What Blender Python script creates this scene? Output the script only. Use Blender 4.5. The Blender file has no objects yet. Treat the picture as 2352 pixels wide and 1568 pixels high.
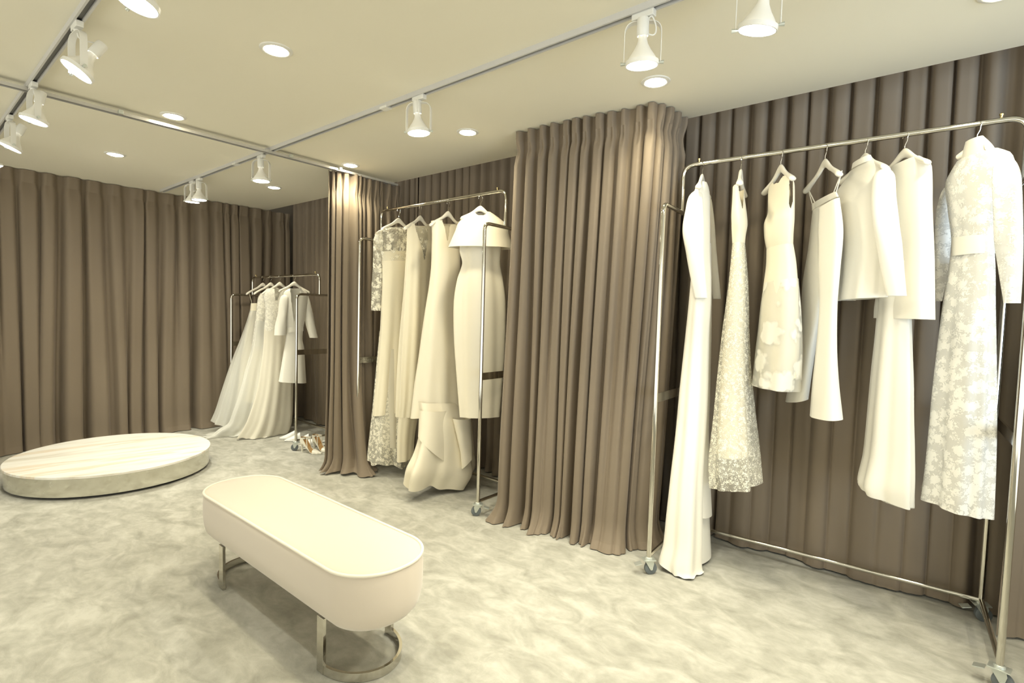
import bpy, bmesh, math, random
from mathutils import Vector, Matrix
C = bpy.context.scene
col = C.collection
PI = math.pi
rnd = random.Random(7)

# ------------------------------------------------------------------ camera, world, exposure
cam_d = bpy.data.cameras.new('camera')
cam = bpy.data.objects.new('camera', cam_d)
col.objects.link(cam)
YAW, PITCH, ROLL, FPX = 0.690619, -0.0531842, 0.02727, 1209.694
fw = Vector((-math.sin(YAW)*math.cos(PITCH), math.cos(YAW)*math.cos(PITCH), math.sin(PITCH)))
rt = Vector((math.cos(YAW), math.sin(YAW), 0.0))
up = rt.cross(fw)
r2_ = rt*math.cos(ROLL) + up*math.sin(ROLL)
u2_ = -rt*math.sin(ROLL) + up*math.cos(ROLL)
cam.matrix_world = Matrix(((r2_.x, u2_.x, -fw.x, 0), (r2_.y, u2_.y, -fw.y, 0), (r2_.z, u2_.z, -fw.z, 1.4), (0, 0, 0, 1)))
cam_d.sensor_width = 36.0
cam_d.lens = FPX/2352*36.0
cam_d.clip_start = 0.05
C.camera = cam

world = bpy.data.worlds.new('ambient_fill')
C.world = world
world.use_nodes = True
WORLD_COL, WORLD_STR, WORLD_LOW = (1.0, 0.975, 0.84), 0.46, 1.20
bgn = world.node_tree.nodes['Background']
bgn.inputs[0].default_value = (*WORLD_COL, 1)
# added fill for the unbuilt shop, brighter below the horizon to lift the ceiling
wn, wl = world.node_tree.nodes, world.node_tree.links
wt = wn.new('ShaderNodeTexCoord'); ws = wn.new('ShaderNodeSeparateXYZ'); wr = wn.new('ShaderNodeMapRange')
wr.inputs['From Min'].default_value = -.05; wr.inputs['From Max'].default_value = .28
wr.inputs['To Min'].default_value = WORLD_LOW; wr.inputs['To Max'].default_value = WORLD_STR
wl.new(wt.outputs['Generated'], ws.inputs[0]); wl.new(ws.outputs['Z'], wr.inputs['Value']); wl.new(wr.outputs[0], bgn.inputs[1])
C.view_settings.view_transform = 'Standard'
C.view_settings.look = 'None'
C.view_settings.gamma = 1.0
C.view_settings.exposure = 0.78
C.view_settings.use_curve_mapping = False
C.cycles.max_bounces = 6; C.cycles.diffuse_bounces = 4; C.cycles.glossy_bounces = 3; C.cycles.transparent_max_bounces = 8
C.cycles.adaptive_threshold = 0.08; C.cycles.caustics_reflective = False; C.cycles.caustics_refractive = False
DOWN_W, TRACK_W = 20.0, 31.0
DOWN_COL, TRACK_COL = (1.0, 0.905, 0.64), (1.0, 0.965, 0.80)
LENS_E = 40.0
DAY_W, DAY_COL = 9.0, (0.55, 0.75, 1.0)

# cool daylight coming in from the shop front, behind and to the right of the photographer
dl = bpy.data.lights.new('daylight', 'AREA'); dl.shape = 'RECTANGLE'; dl.size = 1.2; dl.size_y = 1.8
dl.energy = DAY_W; dl.color = DAY_COL
dlo = bpy.data.objects.new('daylight', dl); col.objects.link(dlo)
dlo.location = (2.9, 0.6, 1.5)
dl.spread = math.radians(65)
dlo.rotation_euler = (Vector((-3.0, 2.8, 0.85))).to_track_quat('-Z', 'Y').to_euler()

# ------------------------------------------------------------------ helpers
def link(name, verts, faces, m, parent=None, smooth=True):
    me = bpy.data.meshes.new(name)
    me.from_pydata([tuple(v) for v in verts], [], faces)
    me.update()
    if smooth:
        me.polygons.foreach_set('use_smooth', [True]*len(me.polygons))
    if m: me.materials.append(m)
    o = bpy.data.objects.new(name, me)
    col.objects.link(o)
    if parent: o.parent = parent
    return o

def fix_normals(o):
    bm = bmesh.new(); bm.from_mesh(o.data)
    bmesh.ops.recalc_face_normals(bm, faces=bm.faces)
    bm.to_mesh(o.data); bm.free()
    return o

def tag(o, label=None, cat=None, group=None, kind=None):
    if label: o['label'] = label
    if cat: o['category'] = cat
    if group: o['group'] = group
    if kind: o['kind'] = kind
    return o

def empty(name, loc=(0, 0, 0), rz=0.0, label=None, cat=None, group=None):
    o = bpy.data.objects.new(name, None); col.objects.link(o)
    o.empty_display_size = 0.1
    o.location = loc; o.rotation_euler = (0, 0, rz)
    return tag(o, label, cat, group)

class MB:
    """collects simple shapes into one mesh"""
    def __init__(s): s.v = []; s.f = []
    def add(s, v, f):
        n = len(s.v); s.v += [Vector(q) for q in v]; s.f += [tuple(i+n for i in q) for q in f]; return s
    def box(s, x0, x1, y0, y1, z0, z1, M=None):
        v = [Vector((x, y, z)) for x in (x0, x1) for y in (y0, y1) for z in (z0, z1)]
        if M: v = [M @ q for q in v]
        return s.add(v, [(0, 1, 3, 2), (4, 6, 7, 5), (0, 4, 5, 1), (2, 3, 7, 6), (0, 2, 6, 4), (1, 5, 7, 3)])
    def tube(s, pts, r, n=12, cap=True, up=None):
        pts = [Vector(p) for p in pts]; rs = r if isinstance(r, (list, tuple)) else [r]*len(pts)
        nrm = None; rings = []
        for i, p in enumerate(pts):
            t = (pts[min(i+1, len(pts)-1)] - pts[max(i-1, 0)]).normalized()
            if nrm is None:
                a = Vector((0, 0, 1)) if abs(t.z) < .9 else Vector((1, 0, 0))
                nrm = (a - t*a.dot(t)).normalized()
            else:
                nrm = (nrm - t*nrm.dot(t)).normalized()
            b = t.cross(nrm)
            rings.append([p + (nrm*math.cos(2*PI*k/n) + b*math.sin(2*PI*k/n))*rs[i] for k in range(n)])
        v = [q for R in rings for q in R]
        f = [(i*n+k, i*n+(k+1) % n, (i+1)*n+(k+1) % n, (i+1)*n+k) for i in range(len(pts)-1) for k in range(n)]
        if cap:
            f.append(tuple(range(n-1, -1, -1))); f.append(tuple((len(pts)-1)*n+k for k in range(n)))
        return s.add(v, f)
    def lathe(s, prof, M=None, n=32, cap0=False, cap1=False):
        v = []
        for r, z in prof:
            for k in range(n):
                q = Vector((r*math.cos(2*PI*k/n), r*math.sin(2*PI*k/n), z)); v.append(M @ q if M else q)
        f = [(i*n+k, i*n+(k+1) % n, (i+1)*n+(k+1) % n, (i+1)*n+k) for i in range(len(prof)-1) for k in range(n)]
        if cap0: f.append(tuple(range(n-1, -1, -1)))
        if cap1: f.append(tuple((len(prof)-1)*n+k for k in range(n)))
        return s.add(v, f)
    def band(s, pts, w, t, closed=False):
        """flat strip standing on edge: pts is its centre line (3D), w its height in z, t its thickness"""
        pts = [Vector(p) for p in pts]; N = len(pts); v = []
        for i, p in enumerate(pts):
            a = pts[(i-1) % N] if (closed or i > 0) else pts[0]; b = pts[(i+1) % N] if (closed or i < N-1) else pts[-1]
            d = (b-a); nx = Vector((-d.y, d.x, 0)).normalized()*t/2
            v += [p-nx+Vector((0, 0, -w/2)), p+nx+Vector((0, 0, -w/2)), p+nx+Vector((0, 0, w/2)), p-nx+Vector((0, 0, w/2))]
        f = []
        for i in range(N if closed else N-1):
            j = (i+1) % N
            f += [(4*i+k, 4*i+(k+1) % 4, 4*j+(k+1) % 4, 4*j+k) for k in range(4)]
        if not closed: f += [(3, 2, 1, 0), (4*N-4, 4*N-3, 4*N-2, 4*N-1)]
        return s.add(v, f)
    def build(s, name, m, parent=None, smooth=True, bevel=0.0, auto=True):
        o = link(name, s.v, s.f, m, parent, smooth)
        fix_normals(o)
        if bevel:
            b = o.modifiers.new('bevel', 'BEVEL'); b.width = bevel; b.segments = 2; b.limit_method = 'ANGLE'
        if smooth and auto:
            me = o.data
            me.set_sharp_from_angle(angle=math.radians(40))
        return o

def arc(c, r, a0, a1, n, ax, ay):
    return [Vector(c) + Vector(ax)*r*math.cos(a0+(a1-a0)*i/n) + Vector(ay)*r*math.sin(a0+(a1-a0)*i/n) for i in range(n+1)]

def rounded_path(pts, r, n=8):
    """polyline with rounded corners"""
    pts = [Vector(p) for p in pts]; out = [pts[0]]
    for i in range(1, len(pts)-1):
        a = (pts[i-1]-pts[i]).normalized(); b = (pts[i+1]-pts[i]).normalized()
        p0 = pts[i]+a*r; p1 = pts[i]+b*r
        for k in range(n+1):
            t = k/n
            out.append(p0*(1-t)**2 + pts[i]*2*t*(1-t) + p1*t*t)
    out.append(pts[-1]); return out

def catmull(rows, n):
    """resample rows (lists of numbers) smoothly to n rows"""
    out = []; m = len(rows)-1
    d = [0.0]
    for i in range(m): d.append(d[-1] + math.hypot(rows[i+1][0]-rows[i][0], .3*(rows[i+1][3]-rows[i][3]) if len(rows[i]) > 3 else 0) + 1e-4)
    for k in range(n):
        t = d[-1]*k/(n-1); i = 0
        while i < m-1 and d[i+1] < t: i += 1
        f = (t-d[i])/(d[i+1]-d[i]); r = []
        for c in range(len(rows[0])):
            p1, p2 = rows[i][c], rows[i+1][c]
            h = d[i+1]-d[i]
            s1 = (p2-rows[i-1][c])/(d[i+1]-d[i-1])*h if i > 0 else p2-p1
            s2 = (rows[i+2][c]-p1)/(d[i+2]-d[i])*h if i < m-1 else p2-p1
            # keep it monotone
            dd = p2-p1
            if dd == 0: s1 = s2 = 0
            else:
                if s1*dd < 0: s1 = 0
                if s2*dd < 0: s2 = 0
                s1 = max(-3*abs(dd), min(3*abs(dd), s1)); s2 = max(-3*abs(dd), min(3*abs(dd), s2))
            f2, f3 = f*f, f*f*f
            r.append(p1*(2*f3-3*f2+1) + s1*(f3-2*f2+f) + p2*(-2*f3+3*f2) + s2*(f3-f2))
        out.append(r)
    return out

# ------------------------------------------------------------------ materials
def mat(name, base, rough=.6, metal=0.0, **k):
    m = bpy.data.materials.new(name); m.use_nodes = True
    b = m.node_tree.nodes['Principled BSDF']
    b.inputs['Base Color'].default_value = (*base, 1)
    b.inputs['Roughness'].default_value = rough
    b.inputs['Metallic'].default_value = metal
    for q, v in k.items(): b.inputs[q.replace('_', ' ')].default_value = v
    return m
def nodes(m): return m.node_tree.nodes, m.node_tree.links, m.node_tree.nodes['Principled BSDF']
def noise(m, scale, detail=4, rough=.5, stretch=(1, 1, 1), dist=0.0):
    N, L, b = nodes(m)
    tc = N.new('ShaderNodeTexCoord'); mp = N.new('ShaderNodeMapping'); mp.inputs['Scale'].default_value = stretch
    n = N.new('ShaderNodeTexNoise'); n.inputs['Scale'].default_value = scale; n.inputs['Detail'].default_value = detail
    n.inputs['Roughness'].default_value = rough; n.inputs['Distortion'].default_value = dist
    L.new(tc.outputs['Object'], mp.inputs['Vector']); L.new(mp.outputs['Vector'], n.inputs['Vector'])
    return n
def ramp(m, src, stops):
    N, L, b = nodes(m); r = N.new('ShaderNodeValToRGB'); e = r.color_ramp.elements
    e[0].position, e[0].color = stops[0][0], (*stops[0][1], 1); e[1].position, e[1].color = stops[-1][0], (*stops[-1][1], 1)
    for p, c in stops[1:-1]:
        q = e.new(p); q.color = (*c, 1)
    L.new(src, r.inputs['Fac']); return r
def bump(m, src, strength=.2, dist=.01):
    N, L, b = nodes(m); bp = N.new('ShaderNodeBump'); bp.inputs['Strength'].default_value = strength; bp.inputs['Distance'].default_value = dist
    L.new(src, bp.inputs['Height']); L.new(bp.outputs['Normal'], b.inputs['Normal'])

M = {}
M['ceiling'] = mat('ceiling_paint', (.85, .82, .70), .9)
n_ = noise(M['ceiling'], 90, 2); bump(M['ceiling'], n_.outputs['Fac'], .03, .002)
M['wall'] = mat('wall_paint', (.30, .26, .21), .9)
M['white_metal'] = mat('white_enamel', (.80, .80, .77), .35)
M['track'] = mat('track_enamel', (.60, .595, .59), .4)
M['dark_slot'] = mat('dark_slot', (.16, .16, .16), .6)
M['chrome'] = mat('chrome', (.66, .64, .58), .08, 1.0)
M['steel'] = mat('zinc_steel', (.62, .66, .62), .35, .7)
M['rubber'] = mat('grey_rubber', (.13, .15, .16), .55)
M['brass'] = mat('brass_pin', (.72, .60, .32), .25, 1.0)
M['hanger'] = mat('white_lacquer', (.86, .82, .72), .35)
M['alu'] = mat('aluminium', (.60, .59, .56), .25, .35)

m = M['carpet'] = mat('plush_carpet', (.7, .69, .6), .95)
N, L, b = nodes(m)
a_ = noise(m, 5.5, 5, .6, (1.0, 1.5, 1), .8); c_ = noise(m, 17, 4, .6, (1, 1.6, 1), .3); f_ = noise(m, 420, 2, .6)
ad = N.new('ShaderNodeMath'); ad.operation = 'MULTIPLY_ADD'; ad.inputs[1].default_value = .35
L.new(c_.outputs['Fac'], ad.inputs[0]); L.new(a_.outputs['Fac'], ad.inputs[2])
r_ = ramp(m, ad.outputs[0], [(.46, (.325, .318, .268)), (.66, (.435, .427, .37)), (.86, (.56, .55, .49))])
mx = N.new('ShaderNodeMixRGB'); mx.blend_type = 'MULTIPLY'; mx.inputs[0].default_value = .35
rf = ramp(m, f_.outputs['Fac'], [(.3, (.72, .72, .72)), (.7, (1, 1, 1))])
L.new(r_.outputs[0], mx.inputs[1]); L.new(rf.outputs[0], mx.inputs[2]); L.new(mx.outputs[0], b.inputs['Base Color'])
bump(m, f_.outputs['Fac'], .5, .004)
b.inputs['Sheen Weight'].default_value = .15

def curtain_mat(name, base):
    m = mat(name, base, .75)
    N, L, b = nodes(m)
    n = noise(m, 700, 2, .6, (1, 1, .25)); bump(m, n.outputs['Fac'], .08, .001)
    b.inputs['Sheen Weight'].default_value = .25; b.inputs['Sheen Roughness'].default_value = .4
    b.inputs['Sheen Tint'].default_value = (.8, .72, .68, 1)
    return m
M['curtain'] = curtain_mat('taupe_drape', (.212, .169, .122))

def cloth(name, base, rough=.6, sheen=.2, weave=600, bs=.05):
    m = mat(name, base, rough)
    N, L, b = nodes(m); n = noise(m, weave, 2); bump(m, n.outputs['Fac'], bs, .001)
    b.inputs['Sheen Weight'].default_value = sheen
    return m
M['crepe'] = cloth('white_crepe', (.85, .82, .73), .7)
M['ivory'] = cloth('ivory_crepe', (.83, .77, .61), .65)
M['satin'] = cloth('ivory_satin', (.84, .78, .63), .38, .1, 300, .03)
M['white_satin'] = cloth('white_satin', (.86, .84, .76), .35, .1, 300, .03)
M['nude'] = cloth('nude_lining', (.80, .72, .55), .6)
M['velvet'] = cloth('cream_velvet', (.68, .605, .515), .8, .5, 250, .06)
M['piping'] = cloth('cream_piping', (.84, .79, .68), .6)

def sheer(name, base, cover, pattern=None, rough=.6):
    """a net cloth: holes between the threads let the light through; pattern adds dense motifs"""
    m = mat(name, base, rough); N, L, b = nodes(m)
    out = N['Material Output']; tr = N.new('ShaderNodeBsdfTransparent'); mixs = N.new('ShaderNodeMixShader')
    L.new(tr.outputs[0], mixs.inputs[1]); L.new(b.outputs[0], mixs.inputs[2]); L.new(mixs.outputs[0], out.inputs['Surface'])
    mixs.inputs[0].default_value = cover
    if pattern:
        kind, sc, thr, hi = pattern
        tc = N.new('ShaderNodeTexCoord')
        ns = N.new('ShaderNodeTexNoise'); ns.inputs['Scale'].default_value = sc*2.2; ns.inputs['Detail'].default_value = 2
        L.new(tc.outputs['Object'], ns.inputs['Vector'])
        mv = N.new('ShaderNodeMixRGB'); mv.inputs[0].default_value = .045 if kind != 'flower' else .03
        L.new(tc.outputs['Object'], mv.inputs[1]); L.new(ns.outputs['Color'], mv.inputs[2])
        if kind == 'lace':
            # clustered petals: big patches times small cells
            v1 = N.new('ShaderNodeTexVoronoi'); v1.inputs['Scale'].default_value = sc
            v2 = N.new('ShaderNodeTexVoronoi'); v2.inputs['Scale'].default_value = sc*4.2
            L.new(mv.outputs[0], v1.inputs['Vector']); L.new(mv.outputs[0], v2.inputs['Vector'])
            ma = N.new('ShaderNodeMath'); ma.operation = 'MULTIPLY_ADD'; ma.inputs[1].default_value = .55
            L.new(v2.outputs['Distance'], ma.inputs[0]); L.new(v1.outputs['Distance'], ma.inputs[2]); src = ma.outputs[0]
        elif kind == 'fine':
            v1 = N.new('ShaderNodeTexVoronoi'); v1.inputs['Scale'].default_value = sc
            L.new(mv.outputs[0], v1.inputs['Vector']); src = v1.outputs['Distance']
        else:
            v1 = N.new('ShaderNodeTexVoronoi'); v1.inputs['Scale'].default_value = sc
            v2 = N.new('ShaderNodeTexVoronoi'); v2.inputs['Scale'].default_value = sc*3.0
            L.new(mv.outputs[0], v1.inputs['Vector']); L.new(mv.outputs[0], v2.inputs['Vector'])
            ma = N.new('ShaderNodeMath'); ma.operation = 'MULTIPLY_ADD'; ma.inputs[1].default_value = .3
            L.new(v2.outputs['Distance'], ma.inputs[0]); L.new(v1.outputs['Distance'], ma.inputs[2]); src = ma.outputs[0]
        r = N.new('ShaderNodeMapRange'); r.inputs['From Min'].default_value = thr-.05; r.inputs['From Max'].default_value = thr+.05
        r.inputs['To Min'].default_value = hi; r.inputs['To Max'].default_value = cover
        L.new(src, r.inputs['Value']); L.new(r.outputs[0], mixs.inputs[0])
        bp = N.new('ShaderNodeBump'); bp.inputs['Strength'].default_value = .5; bp.inputs['Distance'].default_value = .003
        L.new(r.outputs[0], bp.inputs['Height']); L.new(bp.outputs[0], b.inputs['Normal'])
    return m
M['tulle'] = sheer('white_tulle', (.88, .88, .82), .56)
M['chiffon'] = sheer('ivory_chiffon', (.84, .80, .68), .80)
M['lace'] = sheer('corded_lace', (.86, .83, .71), .25, ('lace', 20, .68, .97))
M['coat_lace'] = sheer('floral_guipure_lace', (.88, .87, .82), .66, ('lace', 25, .80, .98))
M['hem_lace'] = sheer('scalloped_hem_lace', (.86, .83, .71), .45, ('fine', 40, .50, .97))
M['leaf_lace'] = sheer('leaf_sequin_lace', (.86, .83, .71), .30, ('fine', 62, .42, .97))
M['fine_lace'] = sheer('fine_lace', (.87, .85, .76), .75, ('fine', 48, .50, .97))
M['organza'] = sheer('floral_organza', (.86, .84, .75), .45, ('flower', 7.5, .62, .93))

m = M['marble'] = mat('pale_marble', (.85, .83, .78), .22)
n_ = noise(m, 2.2, 6, .55, (.35, 3.6, 1), .25)
for q_ in nodes(m)[0]:
    if q_.type == 'MAPPING': q_.vector_type = 'TEXTURE'; q_.inputs['Rotation'].default_value = (0, 0, -.12); q_.inputs['Scale'].default_value = (.28, 2.6, 1)
r_ = ramp(m, n_.outputs['Fac'], [(.34, (.70, .66, .58)), (.46, (.88, .86, .80)), (.56, (.90, .89, .85)), (.62, (.80, .70, .56)), (.70, (.90, .88, .83))])
nodes(m)[1].new(r_.outputs[0], nodes(m)[2].inputs['Base Color'])
m = M['mirror_steel'] = mat('polished_steel_band', (.70, .69, .62), .10, 1.0)
n_ = noise(m, 18, 4, .6); r_ = ramp(m, n_.outputs['Fac'], [(.35, (.05, .05, .05)), (.7, (.28, .28, .28))])
nodes(m)[1].new(r_.outputs[0], nodes(m)[2].inputs['Roughness'])
M['coat_lining'] = cloth('coat_lining', (.80, .79, .75), .7)
M['white_leather'] = mat('white_leather', (.86, .86, .83), .4)
M['cream_leather'] = mat('cream_patent', (.80, .77, .66), .25)
M['tan'] = mat('tan_insole', (.50, .31, .13), .5)
M['black'] = mat('dark_sole', (.03, .028, .025), .5)
def glow(name, c, e):
    m = mat(name, (.9, .9, .9), .3); N, L, b = nodes(m)
    b.inputs['Emission Color'].default_value = (*c, 1); b.inputs['Emission Strength'].default_value = e
    return m
M['warm_lens'] = glow('warm_lens', (1.0, .90, .66), LENS_E)
M['cool_lens'] = glow('cool_lens', (1.0, .98, .92), LENS_E)
M['bulb_glass'] = mat('white_bulb_shell', (.86, .85, .80), .3)

# ------------------------------------------------------------------ the room
H = 2.577
YC = 3.09            # where the ceiling stops in front of the right-hand wall
link('floor', [(-6.7, -3.2, 0), (3.2, -3.2, 0), (3.2, 3.75, 0), (-6.7, 3.75, 0)], [(0, 1, 2, 3)], M['carpet'], smooth=False)
tag(bpy.data.objects['floor'], kind='structure')
tag(MB().box(-6.7, 3.2, -3.2, YC, H, H+.12).build('ceiling', M['ceiling'], smooth=False), kind='structure')
tag(MB().box(-6.7, 3.2, YC, 3.75, 2.98, 3.06).build('ceiling_recess', M['wall'], smooth=False), kind='structure')
tag(MB().box(-6.7, 3.2, 3.65, 3.75, 0, 3.0).build('wall_right', M['wall'], smooth=False), kind='structure')
tag(MB().box(-6.8, -6.7, -3.2, 3.75, 0, 3.0).build('wall_back', M['wall'], smooth=False), kind='structure')

# ------------------------------------------------------------------ curtains
def polyat(pts, t):
    L_ = [0.0]
    for i in range(len(pts)-1): L_.append(L_[-1]+math.hypot(pts[i+1][0]-pts[i][0], pts[i+1][1]-pts[i][1]))
    s = t*L_[-1]; i = 0
    while i < len(pts)-2 and L_[i+1] < s: i += 1
    f = (s-L_[i])/max(L_[i+1]-L_[i], 1e-6)
    return (pts[i][0]+(pts[i+1][0]-pts[i][0])*f, pts[i][1]+(pts[i+1][1]-pts[i][1])*f), L_[-1]

def smooth_poly(pts, k=14):
    if len(pts) == 2: return pts
    out = []
    for i in range(len(pts)-1):
        p0 = pts[max(i-1, 0)]; p1 = pts[i]; p2 = pts[i+1]; p3 = pts[min(i+2, len(pts)-1)]
        for q in range(k):
            t = q/k
            out.append(tuple(.5*(2*p1[c]+(p2[c]-p0[c])*t+(2*p0[c]-5*p1[c]+4*p2[c]-p3[c])*t*t+(-p0[c]+3*p1[c]-3*p2[c]+p3[c])*t**3) for c in (0, 1)))
    out.append(pts[-1]); return out

def drape(top, bot, z0, z1, folds, a_top, a_mid, a_bot, side, seed, header=.10, pinch=True, flare=.03, merge=.5, irregular=.35, wander=.5, per=18, nv=46, curl=.35, smooth=True, dz=0.0, sexp=1.0):
    """a hanging curtain: top and bot are its plan lines, side=+-1 tells which way its crests stand out"""
    R = random.Random(seed)
    if smooth: top, bot = smooth_poly(top), smooth_poly(bot)
    nu = folds*per
    w = [1+irregular*R.uniform(-1, 1) for _ in range(folds)]; W = [0.0]
    for q in w: W.append(W[-1]+q)
    W = [q/W[-1] for q in W]
    WB = [q+(R.uniform(-.55, .55)*irregular*1.6/folds if 0 < i_ < folds else 0) for i_, q in enumerate(W)]
    sk = [R.uniform(-.8, .8) for _ in range(folds)]
    am = [1+.45*R.uniform(-1, 1) for _ in range(folds+1)]
    drop = [R.random() < merge*.6 for _ in range(folds+1)]
    ph = [R.uniform(0, 6.28) for _ in range(6)]
    hz = [R.uniform(-1, 1) for _ in range(folds+1)]
    verts = []
    for j in range(nv+1):
        v = j/nv                               # 0 top .. 1 bottom
        if v < .08: v = v
        z = z0+(z1-z0)*v
        e = v*v*(3-2*v)
        for i in range(nu+1):
            k = min(i//per, folds-1); fr = i/per-k
            t_top = W[k]+(W[k+1]-W[k])*fr; t_bot = WB[k]+(WB[k+1]-WB[k])*fr
            t = t_top+(t_bot-t_top)*e
            phase = 2*PI*(i/per)
            t2 = t + curl*.35/folds*math.sin(phase)*(1 if v > .05 else .4)
            t2 = max(0, min(1, t2))
            (x0, y0), L0 = polyat(top, t2); (x1, y1), L1 = polyat(bot, t2)
            (xa, ya), _ = polyat(top, max(0, t2-.01)); (xb, yb), _ = polyat(top, min(1, t2+.01))
            (xc, yc), _ = polyat(bot, max(0, t2-.01)); (xd, yd), _ = polyat(bot, min(1, t2+.01))
            s = v**sexp
            x = x0+(x1-x0)*s; y = y0+(y1-y0)*s
            tx = (xb-xa)*(1-s)+(xd-xc)*s; ty = (yb-ya)*(1-s)+(yd-yc)*s
            l = math.hypot(tx, ty) or 1; nx, ny = -ty/l*side, tx/l*side
            c = .5+.5*math.cos(phase+sk[k]*math.sin(phase))
            cc = max(0, min(1, (c-.06)/.88)); sharp = cc*cc*(3-2*cc)
            A = am[k]+(am[min(k+1, folds)]-am[k])*fr
            a = a_top+(a_mid-a_top)*min(1, v/.25) if v < .25 else a_mid+(a_bot-a_mid)*(v-.25)/.75
            fade = 1-.85*e if drop[k] else 1+.25*e
            g = .55*a*A-(1-sharp)*a*A*fade
            if pinch and v < header*1.6:
                q = max(0, 1-abs(v-header)/(header*.6))
                g += -q*.55*a_top*(c**3)
            g += wander*a_mid*.8*e*(math.sin(t*folds*1.9+ph[0]+v*1.3)*.5+math.sin(t*folds*.83+ph[1]-v*2.1)*.6)
            if v > .94:
                q = (v-.94)/.06
                g += flare*q*q*(1+.6*hz[k])
            zz = z
            if v > .97: zz += dz*abs(math.sin(phase*.5+ph[3]))*(v-.97)/.03
            verts.append((x+nx*g, y+ny*g, zz))
    n = nu+1
    faces = [(j*n+i, j*n+i+1, (j+1)*n+i+1, (j+1)*n+i) for j in range(nv) for i in range(nu)]
    return verts, faces

def curtain(name, label, args, kw, head=2, hem=1):
    """the drape with its stitched heading at the top and its turned hem at the bottom"""
    r = empty(name, (0, 0, 0), 0, label, 'curtain')
    v, f = drape(*args, **kw)
    nv = kw['nv']; nf = len(f)//nv
    for nm, a, b in (('heading', 0, head), ('drape', head, nv-hem), ('hem', nv-hem, nv)):
        ff = f[a*nf:b*nf]; lo = a*(nf+1); hi = (b+1)*(nf+1)
        link(nm, v[lo:hi], [tuple(i-lo for i in q) for q in ff], M['curtain'], r)
    return r

# along the back wall, hung from the ceiling
bk = curtain('full_length_curtain', 'wide taupe curtain across the back wall behind the round platform', ([(-6.49, -2.6), (-6.49, 3.36)], [(-6.53, -2.6), (-6.51, 3.36)], H-.004, .006, 44, .05, .075, .09, -1, 3),
             dict(header=.05, merge=.9, irregular=.55, wander=.6, flare=.03, nv=46, per=16, smooth=False))
# behind the ceiling edge, along the right-hand wall: four lengths side by side
for (x0, x1, lab, sd) in ((-6.42, -4.02, 'taupe wall curtain behind the low rail with the tulle gowns', 11),
                          (-4.0, -1.9, 'taupe wall curtain behind the rail with the cape bodice dress', 12),
                          (-1.88, .34, 'taupe wall curtain behind the rail with trousers and jacket', 13)):
    curtain('wall_curtain', lab, ([(x0, 3.40), (x1, 3.40)], [(x0-.02, 3.44), (x1+.02, 3.43)], 2.95, .012, max(8, int((x1-x0)/.105)), .045, .065, .07, -1, sd),
            dict(pinch=False, header=.02, irregular=.15, merge=1.1, wander=.8, flare=.015, nv=46, per=14, smooth=False))
curtain('wall_curtain', 'taupe wall curtain at the right edge, beyond the end of the lace coat rail', ([(.30, 3.33), (1.7, 3.33)], [(.24, 3.30), (1.7, 3.33)], 2.95, .012, 11, .045, .06, .07, -1, 19),
        dict(pinch=False, header=.02, irregular=.25, merge=.9, wander=.8, flare=.02, nv=46, per=14, smooth=False))
# the drawn bay curtains on ceiling track
curtain('bay_curtain', 'pinch-pleated taupe curtain closing a bay between two clothes rails',
        ([(-2.25, 3.08), (-2.23, 2.76), (-2.13, 2.695), (-1.37, 2.76), (-1.29, 2.82), (-1.255, 3.06)],
         [(-2.28, 3.06), (-2.27, 2.78), (-2.17, 2.71), (-1.62, 2.80), (-1.41, 2.90), (-1.37, 3.12)], H-.004, .006, 20, .05, .06, .08, -1, 21),
        dict(header=.05, merge=.7, irregular=.2, wander=.75, flare=.05, nv=60, per=22))
curtain('bay_curtain', 'gathered taupe curtain hanging from the ceiling rail beside the shoes',
        ([(-4.02, 2.42), (-3.95, 2.56), (-3.955, 2.70), (-3.965, 3.12)],
         [(-4.06, 2.51), (-3.95, 2.515), (-3.82, 2.53), (-3.745, 2.595), (-3.80, 2.68), (-3.975, 2.74), (-3.985, 3.12)], 2.54, .006, 12, .04, .055, .075, -1, 31),
        dict(header=.07, merge=.9, irregular=.5, wander=.6, flare=.055, nv=60, per=18, dz=.02, sexp=4.0))

# ------------------------------------------------------------------ ceiling tracks
def track(name, label, p0, p1, z, w=.036, h=.026, curtain_rail=False):
    r = empty(name, ((p0[0]+p1[0])/2, (p0[1]+p1[1])/2, z), 0, label, 'track')
    d = Vector((p1[0]-p0[0], p1[1]-p0[1], 0)); Ln = d.length; a = math.atan2(d.y, d.x)
    R = Matrix.Rotation(a, 4, 'Z'); hl = Ln/2; t = .008
    mb = MB().box(-hl, hl, -w/2, w/2, h-.007, h, R).box(-hl, hl, -w/2, -w/2+t, 0, h-.007, R).box(-hl, hl, w/2-t, w/2, 0, h-.007, R)
    mb.build('rail', M['track'] if not curtain_rail else M['alu'], r, smooth=False)
    MB().box(-hl+.01, hl-.01, -w/2+t, w/2-t, h-.014, h-.007, R).build('slot', M['dark_slot'], r, smooth=False)
    return r
TZ = H-.026
track('lighting_track', 'long white lighting track over the clothes rails', (-6.34, 1.92), (1.6, 1.865), TZ)
ta = bpy.data.objects['lighting_track']
MB().box(-.03, .03, -.022, .022, -.004, .010, Matrix.Translation((-2.55-ta.location.x, 1.893-ta.location.y, 0))).build('joiner', M['white_metal'], ta, smooth=False, bevel=.002)
MB().box(-.03, .03, -.022, .022, -.004, .010, Matrix.Translation((-4.55-ta.location.x, 1.907-ta.location.y, 0))).build('joiner', M['white_metal'], ta, smooth=False, bevel=.002)
track('lighting_track', 'white lighting track at the upper left of the ceiling', (-6.34, .575), (1.6, .545), TZ)
cr = track('curtain_rail', 'slim ceiling curtain rail running from upper left to the gathered curtain', (-3.905, -1.6), (-3.955, 3.07), TZ-.018, .042, .018, True)
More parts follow.
